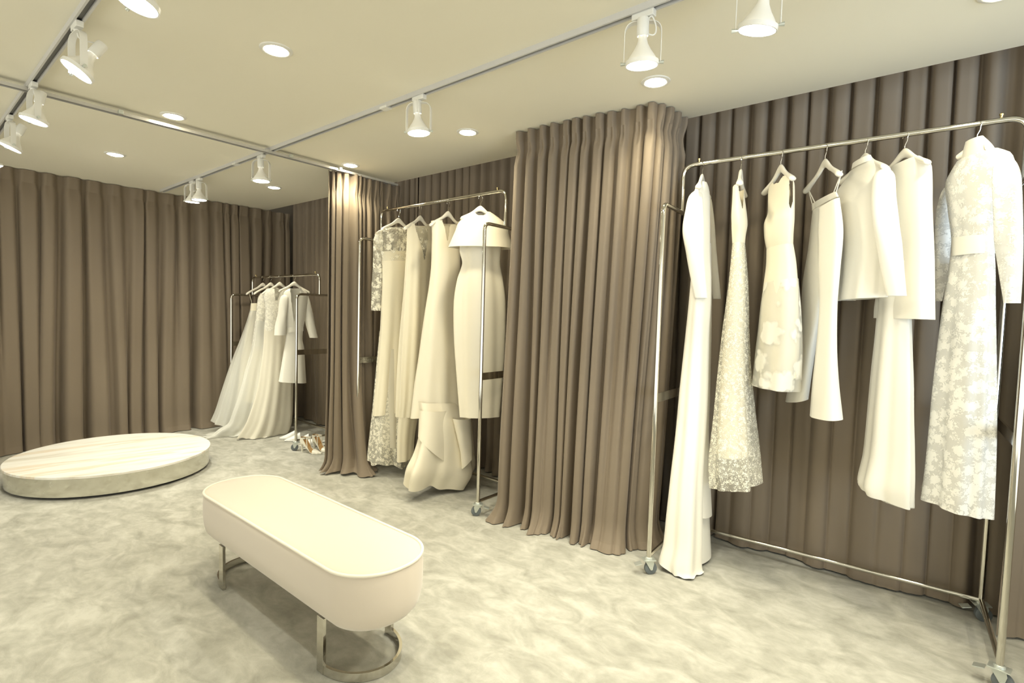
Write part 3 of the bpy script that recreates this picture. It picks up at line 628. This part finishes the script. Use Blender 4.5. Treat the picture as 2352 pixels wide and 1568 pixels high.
"lace_train_gown":{"B":[-5.673,2.84],"yaw":1.595,"bz":1.734,"neck":1.677,"p":[0.448,0.894],"body":[[1.601,-5.674,2.839,0.146,0.051,0.058],[1.539,-5.673,2.841,0.195,0.069,0.049],[1.424,-5.669,2.848,0.176,0.065,0.033],[1.28,-5.673,2.84,0.165,0.064,0.013],[1.136,-5.676,2.833,0.165,0.066,-0.006]],
 "overlay":[[1.16,-5.677,2.833,0.165,0.066,-0.003],[0.945,-5.665,2.823,0.169,0.071,-0.032],[0.706,-5.656,2.805,0.183,0.08,-0.063],[0.468,-5.649,2.782,0.199,0.091,-0.094],[0.232,-5.649,2.745,0.23,0.11,-0.124],[0.091,-5.656,2.71,0.249,0.122,-0.142],[-0.004,-5.672,2.663,0.267,0.134,-0.056]],
 "vcut":[[-0.056,1.636],[-0.047,1.47],[-0.021,1.471],[0.005,1.558],[0.058,1.608],[0.075,1.642]]},
"satin_robe":{"B":[-5.362,2.84],"yaw":1.363,"bz":1.731,"neck":1.676,"p":[0.468,0.884],"body":[[1.603,-5.357,2.848,0.062,0.022,0.052],[1.571,-5.358,2.847,0.113,0.04,0.048],[1.52,-5.355,2.854,0.128,0.047,0.042],[1.405,-5.355,2.852,0.117,0.045,0.03],[1.266,-5.357,2.849,0.1,0.04,0.015],[1.164,-5.358,2.847,0.084,0.035,0.004],[1.057,-5.361,2.842,0.086,0.037,-0.007],[0.964,-5.36,2.844,0.102,0.045,-0.016],[0.824,-5.362,2.839,0.117,0.055,-0.031],[0.602,-5.365,2.833,0.14,0.07,-0.104]],
 "sleeve_a":[[-5.374,2.752,1.548,0.025,0.015],[-5.362,2.732,1.488,0.041,0.025],[-5.361,2.713,1.321,0.047,0.028],[-5.369,2.699,1.207,0.055,0.033],[-5.372,2.692,1.107,0.058,0.035]],
 "sleeve_b":[[-5.339,2.946,1.564,0.026,0.016],[-5.342,2.963,1.483,0.04,0.024],[-5.339,2.99,1.347,0.047,0.028],[-5.329,3.008,1.228,0.049,0.029],[-5.314,3.037,1.077,0.043,0.026]],
 "belt":[[1.196,-5.358,2.847,0.088,0.04,0.116],[1.141,-5.359,2.845,0.091,0.041,0.108]],
 "vcut":[[-0.042,1.633],[-0.024,1.427],[0.002,1.242],[0.019,1.335],[0.053,1.475],[0.06,1.637]]}}
def hanger(g, label, hl=.205):
    B = g['B']; r = empty('coat_hanger', (B[0], B[1], g['neck']), g['yaw'], label, 'hanger', 'white wooden hangers')
    zn = 0.0; n = 40; m_ = 14; v = []; f = []
    for i in range(n+1):
        t = -1+2*i/n; s = abs(t)*hl
        zt = -.036*(1-math.exp(-(s/.05)**2)) - .46*s*(.5+.5*s/.205)     # upper edge
        hh = .046-.020*min(1, s/.075)             # height of the section
        dep = .0095+.010*max(0, (abs(t)-.5)/.5)**1.2
        bend = -.012*abs(t)**2
        e = 1.0 if abs(t) < .93 else math.sqrt(max(.02, 1-((abs(t)-.93)/.07)**2))
        zc = zt-hh/2
        for k in range(m_):
            a = 2*PI*k/m_
            v.append((t*hl, bend+dep*e*math.cos(a), zc+hh/2*e*math.sin(a)))
    for i in range(n):
        f += [(i*m_+k, i*m_+(k+1) % m_, (i+1)*m_+(k+1) % m_, (i+1)*m_+k) for k in range(m_)]
    f += [tuple(range(m_-1, -1, -1)), tuple(n*m_+k for k in range(m_))]
    fix_normals(link('hanger_body', v, f, M['hanger'], r))
    zb = g['bz']-g['neck']; R_ = .0155
    pts = [Vector((0, 0, -.01)), Vector((0, 0, zb-.040)), Vector((.012, 0, zb-.022))]+arc((0, 0, zb), R_, -.55, PI+.5, 14, (1, 0, 0), (0, 0, 1))
    MB().tube(pts, .0022, 8).build('hook', M['chrome'], r)
    return r

def inside(pt, poly):
    x, y = pt; c = False; j = len(poly)-1
    for i in range(len(poly)):
        if (poly[i][1] > y) != (poly[j][1] > y) and x < (poly[j][0]-poly[i][0])*(y-poly[i][1])/(poly[j][1]-poly[i][1])+poly[i][0]: c = not c
        j = i
    return c

def cloth_tube(name, g, rows, m, parent, folds=(0.0, .08), ks=(5, 9, 13), seed=1, nth=96, nz=60, cuts=(), rim=0.0, wave=0.0):
    R = random.Random(seed); ph = [R.uniform(0, 6.28) for _ in range(8)]
    rows = catmull(rows, nz); yaw = g['yaw']; p = g['p']; B = g['B']
    ux, uy = math.cos(yaw), math.sin(yaw); nx, ny = -uy, ux
    org = parent.location if parent else Vector((0, 0, 0)); ry = parent.rotation_euler.z if parent else 0
    ca, sa = math.cos(-ry), math.sin(-ry)
    V = []; S = []
    for j, (z, cx, cy, a, b, tz) in enumerate(rows):
        fj = j/(nz-1); A = folds[0]+(folds[1]-folds[0])*fj**1.2
        for k in range(nth):
            th = 2*PI*k/nth
            mod = A*(.45*math.sin(ks[0]*th+ph[0]+.5*fj)+.35*math.sin(ks[1]*th+ph[1]-.6*fj)+.25*math.sin(ks[2]*th+ph[2]))
            q = 1+mod
            X = a*math.cos(th)*q; Y = b*math.sin(th)*q+.5*mod*b*math.sin(th)
            wx = cx+ux*X+nx*Y; wy = cy+uy*X+ny*Y
            s = (wx-cx)*p[0]+(wy-cy)*p[1]
            zz = z+tz*s
            if wave and fj > .75: zz += wave*((fj-.75)/.25)**2*(math.sin(4*th+ph[4])+.6*math.sin(9*th+ph[5]))
            zz = max(zz, .008+.006*math.sin(7*th+ph[3])**2)
            S.append(((wx-B[0])*p[0]+(wy-B[1])*p[1], zz, (wx-cx)*(-p[1])+(wy-cy)*p[0]))
            dx, dy = wx-org.x, wy-org.y
            V.append((dx*ca-dy*sa, dx*sa+dy*ca, zz-org.z))
    F = []
    for j in range(nz-1):
        for k in range(nth):
            q = (j*nth+k, j*nth+(k+1) % nth, (j+1)*nth+(k+1) % nth, (j+1)*nth+k)
            if cuts:
                cs = sum(S[i][0] for i in q)/4; cz = sum(S[i][1] for i in q)/4; cd = sum(S[i][2] for i in q)/4
                if any((side == 'both' or (side == 'front' and cd < .002) or (side == 'back' and cd > 0)) and inside((cs, cz), poly) for side, poly in cuts): continue
            F.append(q)
    o = link(name, V, F, m, parent)
    return o

def cloth_sleeve(name, g, pts, m, parent, seed=1, n=40):
    R = random.Random(seed); ph = R.uniform(0, 6)
    p = g['p']; org = parent.location; ry = parent.rotation_euler.z; ca, sa = math.cos(-ry), math.sin(-ry)
    rows = catmull([[q[2], q[0], q[1], q[3], q[4]] for q in pts], 36); V = []; N_ = len(rows)
    for j, (z, cx, cy, ra, rb) in enumerate(rows):
        cap = min(1.0, .25+j/3.0)
        for k in range(n):
            th = 2*PI*k/n; q = 1+.035*math.sin(3*th+ph+j*.12)+.02*math.sin(5*th-j*.3)
            X = ra*cap*math.cos(th)*q; Y = rb*cap*math.sin(th)*q
            wx = cx+p[0]*X-p[1]*Y; wy = cy+p[1]*X+p[0]*Y
            dx, dy = wx-org.x, wy-org.y
            V.append((dx*ca-dy*sa, dx*sa+dy*ca, z-org.z))
    F = [(j*n+k, j*n+(k+1) % n, (j+1)*n+(k+1) % n, (j+1)*n+k) for j in range(N_-1) for k in range(n)]
    F.append(tuple(range(n)))
    return link(name, V, F, m, parent)

def cord_loop(name, g, a, b, parent, m, r=.0022):
    """thin strap between two points given as (s, z) across the view of the garment, in the hanger's own plane"""
    pass

def garment(name, key, label, cat):
    g = G[key]
    r = empty(name, (g['B'][0], g['B'][1], 0), 0, label, cat)
    return g, r

def local(g, s_u, s_n, z):
    ux, uy = math.cos(g['yaw']), math.sin(g['yaw'])
    return Vector((ux*s_u-uy*s_n, uy*s_u+ux*s_n, z))

HL = dict(wrap_gown='white wooden hanger of the long-sleeved wrap gown', lace_v_gown='white wooden hanger seen end-on with the leaf-lace gown', floral_dress='white wooden hanger of the knee-length floral organza dress',
          trousers='bare white wooden hanger carrying the white trousers by loops', jacket='white wooden hanger inside the white tailored jacket', cape_top_gown='white wooden hanger between the jacket and the lace coat', lace_coat='white wooden hanger inside the belted lace coat',
          lace_sleeve_gown='white wooden hanger of the gown with lace sleeves', v_neck_gown='white wooden hanger of the ivory V-neck gown', satin_train_gown='white wooden hanger of the satin gown with ruffled train', cape_bodice_dress='white wooden hanger under the short satin cape',
          tulle_skirt='bare white wooden hanger carrying the tulle skirt by straps', tulle_train_gown='white wooden hanger behind, of the tulle train gown', lace_train_gown='white wooden hanger of the V-neck lace train gown', satin_robe='white wooden hanger inside the belted satin robe')
COVERED = dict(wrap_gown=.15, jacket=.15, cape_top_gown=.15, lace_coat=.07, lace_v_gown=.165, trousers=.18, floral_dress=.165, lace_sleeve_gown=.17, cape_bodice_dress=.15, satin_robe=.16)
for k_, l_ in HL.items(): hanger(G[k_], l_, COVERED.get(k_, .205))

# --- right-hand rail
g, r = garment('wrap_gown', 'wrap_gown', 'white long-sleeved wrap gown with a floor-length train, first on the right rail', 'gown')
cloth_tube('gown_body', g, g['body'], M['crepe'], r, (.03, .16), (3, 5, 8), 3, 120, 80, rim=0)
cloth_tube('front_panel', g, g['panel'], M['crepe'], r, (.02, .06), (2, 3, 5), 4, 64, 40)
cloth_tube('lining', g, g['lining'], M['white_satin'], r, (.02, .06), (3, 4, 6), 5, 64, 40)
cloth_sleeve('sleeve', g, g['sleeve_a'], M['crepe'], r, 1); cloth_sleeve('sleeve', g, g['sleeve_b'], M['crepe'], r, 2)
g, r = garment('lace_gown', 'lace_v_gown', 'slim sleeveless gown with a leaf-patterned lace skirt, second on the right rail', 'gown')
cloth_tube('bodice', g, g['body'], M['ivory'], r, (.0, .02), (3, 5, 7), 6, 140, 60, cuts=[('front', g['vcut'])])
cloth_tube('lace_skirt', g, g['overlay'], M['leaf_lace'], r, (.03, .18), (5, 7, 11), 7, 120, 70)
cloth_tube('lining', g, g['lining'], M['ivory'], r, (.02, .06), (4, 6, 9), 8, 80, 50)
g, r = garment('cocktail_dress', 'floral_dress', 'sleeveless knee-length white dress with floral organza skirt on the right rail', 'dress')
cloth_tube('bodice', g, g['body'], M['ivory'], r, (.0, .03), (3, 5, 7), 9, 180, 110, cuts=[('both', g['ncut']), ('front', g['acut'])])
cloth_tube('skirt_lining', g, g['lining'], M['ivory'], r, (.02, .06), (4, 6, 9), 10, 90, 50)
cloth_tube('organza_skirt', g, g['overlay'], M['organza'], r, (.03, .10), (4, 6, 9), 11, 110, 60)
g, r = garment('trousers', 'trousers', 'white wide-leg trousers hung by their waistband loops on the right rail', 'trousers')
cloth_tube('waistband', g, g['waistband'], M['crepe'], r, (.02, .02), (3, 4, 5), 12, 80, 8)
cloth_tube('trouser_leg', g, g['leg_a'], M['crepe'], r, (.04, .08), (2, 3, 5), 13, 80, 50)
cloth_tube('trouser_leg', g, g['leg_b'], M['crepe'], r, (.04, .08), (2, 3, 5), 14, 80, 50)
wb = g['waistband'][0]
for s in (-1, 1):
    e_ = Vector((wb[1]-g['B'][0], wb[2]-g['B'][1], 0)) + local(g, s*(wb[3]-.022), 0, wb[0]-.01)
    for o_ in (-.016, .016):
        MB().tube([local(g, s*.172, 0, g['neck']-.105), e_ + local(g, o_, 0, 0)], .0024, 8).build('hanging_loop', M['crepe'], r)
g, r = garment('tailored_jacket', 'jacket', 'white tailored jacket with long sleeves and band collar on the right rail', 'jacket')
cloth_tube('jacket_body', g, g['body'], M['crepe'], r, (.02, .15), (4, 6, 9), 15, 150, 80)
cloth_sleeve('sleeve', g, g['sleeve_a'], M['crepe'], r, 3); cloth_sleeve('sleeve', g, g['sleeve_b'], M['crepe'], r, 4)
cloth_tube('collar', g, g['collar'], M['crepe'], r, (.0, .0), (3, 4, 5), 16, 64, 12)
g, r = garment('cape_gown', 'cape_top_gown', 'white gown with straight cape top over a flared skirt, beside the lace coat', 'gown')
cloth_tube('cape_top', g, g['body'], M['crepe'], r, (.01, .07), (3, 4, 7), 17, 130, 80, cuts=[('both', g['ncut'])])
cloth_tube('skirt', g, g['skirt'], M['crepe'], r, (.04, .18), (4, 6, 9), 18, 110, 60)
cloth_tube('lace_panel', g, g['lace'], M['fine_lace'], r, (.02, .07), (4, 6, 9), 19, 90, 50)
g, r = garment('lace_coat', 'lace_coat', 'long white floral lace coat with tied belt at the right end of the rail', 'coat')
cloth_tube('coat_body', g, g['body'], M['coat_lace'], r, (.02, .15), (5, 7, 11), 20, 140, 90)
cloth_tube('lining', g, g['lining'], M['coat_lining'], r, (.02, .10), (5, 7, 11), 20, 100, 50)
cloth_sleeve('sleeve', g, g['sleeve_a'], M['coat_lace'], r, 5); cloth_sleeve('sleeve', g, g['sleeve_b'], M['coat_lace'], r, 6)
cloth_tube('collar', g, g['collar'], M['crepe'], r, (.0, .0), (3, 4, 5), 22, 64, 14)
cloth_tube('belt', g, g['belt'], M['white_satin'], r, (.04, .04), (3, 5, 8), 23, 80, 14)

# --- middle rail
g, r = garment('lace_sleeve_gown', 'lace_sleeve_gown', 'ivory gown with floral lace sleeves and scalloped lace hem, first on the middle rail', 'gown')
cloth_tube('lace_bodice', g, g['bodice'], M['lace'], r, (.0, .02), (3, 5, 7), 30, 140, 50)
cloth_tube('satin_skirt', g, g['skirt'], M['ivory'], r, (.02, .15), (4, 7, 11), 31, 120, 70)
cloth_tube('chiffon_layer', g, g['lining'], M['chiffon'], r, (.03, .12), (6, 9, 14), 32, 110, 40, wave=.012)
cloth_tube('lace_underskirt', g, g['underskirt'], M['hem_lace'], r, (.03, .10), (6, 9, 14), 33, 140, 50, wave=.012)
cloth_sleeve('sleeve', g, g['sleeve_a'], M['lace'], r, 7); cloth_sleeve('sleeve', g, g['sleeve_b'], M['lace'], r, 8)
g, r = garment('v_neck_gown', 'v_neck_gown', 'plain ivory V-neck gown with wide straps, second on the middle rail', 'gown')
cloth_tube('gown_body', g, g['body'], M['ivory'], r, (.03, .20), (4, 7, 11), 34, 170, 110, cuts=[('front', g['vcut'])])
cloth_tube('neck_inset', g, g['inset'], M['lace'], r, (.0, .02), (3, 4, 5), 35, 70, 24)
cloth_tube('underskirt', g, g['lining'], M['ivory'], r, (.04, .12), (3, 5, 8), 36, 90, 40)
g, r = garment('satin_gown', 'satin_train_gown', 'ivory satin gown with a ruffled train touching the carpet, third on the middle rail', 'gown')
cloth_tube('gown_body', g, g['body'], M['satin'], r, (.02, .14), (3, 5, 8), 37, 150, 100, cuts=[('front', g['acut'])])
cloth_tube('train', g, g['skirt'], M['satin'], r, (.05, .32), (3, 5, 8), 38, 170, 60, wave=.012)
cloth_tube('ruffle', g, g['tier'], M['satin'], r, (.03, .06), (2, 3, 5), 39, 90, 40)
cloth_tube('ruffle', g, g['tier3'], M['satin'], r, (.03, .06), (2, 3, 5), 61, 70, 40)
cloth_tube('ruffle', g, g['tier2'], M['satin'], r, (.03, .06), (2, 3, 5), 40, 70, 40)
g, r = garment('cape_bodice_dress', 'cape_bodice_dress', 'ivory satin column dress with short cape bodice, last on the middle rail', 'dress')
cloth_tube('cape', g, g['cape'], M['satin'], r, (.0, .05), (3, 4, 6), 41, 160, 70, cuts=[('front', g['ncut'])])
cloth_tube('dress_body', g, g['body'], M['satin'], r, (.07, .05), (5, 8, 11), 42, 140, 70)

# --- low rail at the back
g, r = garment('tulle_skirt', 'tulle_skirt', 'full sheer tulle skirt spreading to the left on the low back rail', 'skirt')
cloth_tube('waistband', g, g['waistband'], M['ivory'], r, (.0, .0), (3, 4, 5), 50, 60, 8)
cloth_tube('tulle_layer', g, g['overlay'], M['tulle'], r, (.03, .10), (7, 11, 17), 51, 140, 50)
cloth_tube('lining', g, g['lining'], M['ivory'], r, (.03, .08), (5, 8, 12), 52, 90, 40)
wb = g['waistband'][0]
for s in (-1, 1):
    e_ = Vector((wb[1]-g['B'][0], wb[2]-g['B'][1], 0)) + local(g, s*(wb[3]-.012), 0, wb[0]-.01)
    MB().tube([local(g, s*.165, 0, g['neck']-.115), e_], .003, 8).build('strap', M['ivory'], r)
g, r = garment('tulle_gown', 'tulle_train_gown', 'white tulle gown whose sheer train pools on the carpet beside the platform', 'gown')
cloth_tube('lace_bodice', g, g['body'], M['fine_lace'], r, (.0, .03), (4, 6, 9), 53, 100, 40)
cloth_tube('tulle_layer', g, g['overlay'], M['tulle'], r, (.03, .16), (6, 9, 14), 54, 150, 60, wave=.01)
cloth_tube('lining', g, g['lining'], M['ivory'], r, (.02, .06), (4, 6, 9), 55, 90, 40)
g, r = garment('lace_train_gown', 'lace_train_gown', 'white lace gown with deep V neck and pooled hem, next to the satin robe', 'gown')
cloth_tube('lace_bodice', g, g['body'], M['fine_lace'], r, (.0, .03), (4, 6, 9), 56, 140, 60, cuts=[('front', g['vcut'])])
cloth_tube('skirt', g, g['overlay'], M['chiffon'], r, (.03, .12), (6, 9, 14), 57, 140, 60, wave=.012)
g, r = garment('satin_robe', 'satin_robe', 'short white satin wrap robe with cuffed sleeves on the low back rail', 'robe')
cloth_tube('robe_body', g, g['body'], M['white_satin'], r, (.0, .07), (3, 5, 8), 58, 150, 80, cuts=[('front', g['vcut'])])
cloth_sleeve('sleeve', g, g['sleeve_a'], M['white_satin'], r, 9); cloth_sleeve('sleeve', g, g['sleeve_b'], M['white_satin'], r, 10)
cloth_tube('belt', g, g['belt'], M['white_satin'], r, (.03, .03), (3, 5, 8), 59, 80, 12)

# ------------------------------------------------------------------ round platform
r = empty('round_platform', (-5.245, 1.238, 0), 0, 'low round platform with a pale veined marble top by the back curtain', 'platform')
MB().lathe([(0, 0), (.640, 0), (.640, .021), (.60, .021)], None, 96).build('plinth', M['black'], r)
MB().lathe([(.60, .020), (.672, .020), (.672, .152), (.60, .152)], None, 128).build('side_band', M['mirror_steel'], r)
MB().lathe([(0, .150), (.679, .150), (.683, .153), (.683, .168), (.680, .171), (0, .171)], None, 128).build('marble_top', M['marble'], r)

# ------------------------------------------------------------------ upholstered bench
def stadium(hx, hy, rad, n=16):
    pts = []
    for cx, cy, a0 in ((hx-rad, hy-rad, 0), (-hx+rad, hy-rad, PI/2), (-hx+rad, -hy+rad, PI), (hx-rad, -hy+rad, 1.5*PI)):
        for i in range(n+1): pts.append((cx+rad*math.cos(a0+PI/2*i/n), cy+rad*math.sin(a0+PI/2*i/n)))
    return pts
bn = empty('upholstered_bench', (-2.245, 1.225, 0), 0, 'long cream velvet bench with rounded ends and chrome loop legs', 'bench')
hx, hy = .735, .195; rad = .185; V = []; F = []; rings = []
prof = [(-.085, .216), (-.060, .217), (-.030, .228), (-.008, .255), (.003, .30), (.006, .35), (.006, .40), (.003, .432), (.0, .445)]
for d, z in prof: rings.append([(x, y, z) for x, y in stadium(hx+d, hy+d, rad+d)])
for d, z in ((-.01, .452), (-.03, .457), (-.08, .460), (-.14, .461)): rings.append([(x, y, z) for x, y in stadium(hx+d, hy+d, max(rad+d, .03))])
n = len(rings[0])
for R_ in rings: V += R_
for i in range(len(rings)-1): F += [(i*n+k, i*n+(k+1) % n, (i+1)*n+(k+1) % n, (i+1)*n+k) for k in range(n)]
F += [tuple(range(n-1, -1, -1)), tuple((len(rings)-1)*n+k for k in range(n))]
fix_normals(link('seat', V, F, M['velvet'], bn))
pp = [Vector((x, y, .449)) for x, y in stadium(hx+.001, hy+.001, rad)]
pp = [p for i, p in enumerate(pp) if i == 0 or (p-pp[i-1]).length > 1e-4]
mb = MB(); mb.tube(pp+[pp[0]], .0065, 10, cap=False); mb.build('piping', M['piping'], bn)
for s in (1, -1):
    x0 = .455*s; hw = .160
    loop = [Vector((x0+s*(.19+.005)*math.sin(a), -hw*math.cos(a), .019)) for a in [PI*i/28 for i in range(29)]]
    MB().band(loop, .034, .012).build('loop_foot', M['chrome'], bn)
    for q in (-1, 1):
        MB().box(x0-.022, x0+.022, q*hw-.007, q*hw+.007, .001, .22).build('leg', M['chrome'], bn, smooth=False, bevel=.001)

# ------------------------------------------------------------------ shoes
def loft(secs, n=20):
    """secs: list of rings of equal length"""
    V = [q for R_ in secs for q in R_]; m_ = len(secs[0])
    F = [(i*m_+k, i*m_+k+1, (i+1)*m_+k+1, (i+1)*m_+k) for i in range(len(secs)-1) for k in range(m_-1)]
    return V, F
def width(t):      # half width of the sole along the shoe, t=0 toe tip, 1 heel
    a = [(0, .003), (.06, .012), (.16, .026), (.30, .038), (.42, .038), (.60, .028), (.80, .027), (.92, .025), (1.0, .010)]
    for i in range(len(a)-1):
        if t <= a[i+1][0]:
            f = (t-a[i][0])/(a[i+1][0]-a[i][0]); f = f*f*(3-2*f)
            return a[i][1]+(a[i+1][1]-a[i][1])*f
    return a[-1][1]
def sole_z(t, heel):
    return heel*max(0, min(1, (t-.32)/.5))**1.3*(1 if heel else 0)
def sole(name, L_, heel, th, m, parent, grow=0.0, dz=0.0):
    mb = MB(); v = []; N_ = 28
    for i in range(N_+1):
        t = i/N_; z = sole_z(t, heel)+dz; w = width(t)+grow
        v += [(-L_*t+L_, -w, z), (-L_*t+L_, w, z), (-L_*t+L_, w, z+th), (-L_*t+L_, -w, z+th)]
    f = [(4*i+k, 4*i+(k+1) % 4, 4*(i+1)+(k+1) % 4, 4*(i+1)+k) for i in range(N_) for k in range(4)]+[(3, 2, 1, 0), (4*N_, 4*N_+1, 4*N_+2, 4*N_+3)]
    return MB().add(v, f).build(name, m, parent)
def vamp(name, L_, heel, t1, h1, m, parent):
    """closed toe cap from the tip to t1"""
    secs = []
    for i in range(22):
        t = t1*i/21; w = width(t)+.002; z = sole_z(t, heel)+.003; h = .012+(h1-.012)*(t/t1)**1.1
        cut = 1.0
        secs.append([(L_-L_*t-.0*k, -w*math.cos(PI*k/16), z+h*math.sin(PI*k/16)**.75) for k in range(17)])
    V, F = loft(secs); return link(name, V, F, m, parent)
def mule(x, y, rz, label):
    r = empty('mule', (x, y, .001), rz, label, 'shoe', 'white pointed mules under the low rail')
    sole('outsole', .25, 0, .006, M['black'], r); sole('insole', .245, 0, .004, M['white_leather'], r, -.001, .006)
    vamp('upper', .25, 0, .60, .080, M['white_leather'], r)
    return r
def heel_shoe(x, y, rz, label):
    r = empty('ankle_strap_heel', (x, y, .001), rz, label, 'shoe', 'cream ankle-strap heels beside the gathered curtain')
    hh = .085; L_ = .235
    sole('outsole', L_, hh, .005, M['cream_leather'], r); sole('insole', L_*.99, hh, .003, M['tan'], r, -.002, .005)
    vamp('toe_cap', L_, hh, .36, .038, M['cream_leather'], r)
    # heel counter: outer cream, inner tan
    for nm, gr, m_ in (('heel_counter', .002, M['cream_leather']), ('counter_lining', -.0005, M['tan'])):
        secs = []
        N_ = 26
        for i in range(N_+1):
            q = -1+2*i/N_; t = 1.0-.42*abs(q)**1.2*1.0
            w = (width(t)+gr)*(1 if q >= 0 else -1)*min(1, abs(q)*6); z0 = sole_z(t, hh)+.003; hgt = .058*(1-abs(q)**2.2)+.006
            xx = L_-L_*t-(gr if abs(q) < .2 else 0)
            secs.append([(xx-.006*math.sin(PI*k/6), w, z0+hgt*k/6) for k in range(7)])
        V, F = loft(secs); link(nm, V, F, m_, r)
    MB().tube([(.012, 0, hh), (.016, 0, hh*.5), (.014, 0, .004), (.014, 0, 0)], [.017, .008, .0055, .006], 12).build('heel', M['cream_leather'], r)
    st = [Vector((.055+.055*math.cos(a), .032*math.sin(a), hh+.058+.004*math.cos(a))) for a in [2*PI*i/36 for i in range(37)]]
    MB().band(st, .010, .002).build('ankle_strap', M['cream_leather'], r)
    for s in (-1, 1):
        MB().band([Vector((.095, s*.024, hh*.62+.0)), Vector((.098, s*.027, hh*.62+.004))], .012, .002).build('strap_tab', M['cream_leather'], r)
        MB().tube([(.085, s*.027, hh+.056), (.092, s*.029, .06), (.115, s*.033, .028)], .004, 8).build('side_strap', M['cream_leather'], r)
    MB().lathe([(0, 0), (.005, 0), (.005, .003), (0, .004)], Matrix.Translation((.075, -.0325, hh+.058)) @ Matrix.Rotation(PI/2, 4, 'X'), 12).build('buckle', M['black'], r)
    return r
for (tx, ty, hx_, hy_, lab) in ((-5.404, 2.712, -5.30, 2.935, 'white pointed mule nearest the lace train gown'),
                                (-5.275, 2.700, -5.175, 2.925, 'second white pointed mule from the lace train gown'),
                                (-5.165, 2.735, -5.065, 2.96, 'third white pointed mule in the row under the low rail'),
                                (-5.060, 2.790, -4.96, 3.01, 'fourth white pointed mule, last in the row under the low rail'),
                                (-4.965, 2.70, -4.84, 2.91, 'white pointed mule right behind the caster of the low rail')):
    mule(hx_, hy_, math.atan2(ty-hy_, tx-hx_), lab)
for (tx, ty, hx_, hy_, lab) in ((-4.566, 2.703, -4.78, 2.607, 'cream ankle-strap heel in front, nearest the bench'),
                                (-4.560, 2.795, -4.795, 2.745, 'cream ankle-strap heel just behind the front one'),
                                (-4.50, 2.95, -4.73, 2.90, 'cream ankle-strap heel half hidden by the gathered curtain'),
                                (-4.62, 3.06, -4.845, 3.0, 'cream ankle-strap heel at the very back of the row')):
    heel_shoe(hx_, hy_, math.atan2(ty-hy_, tx-hx_), lab)
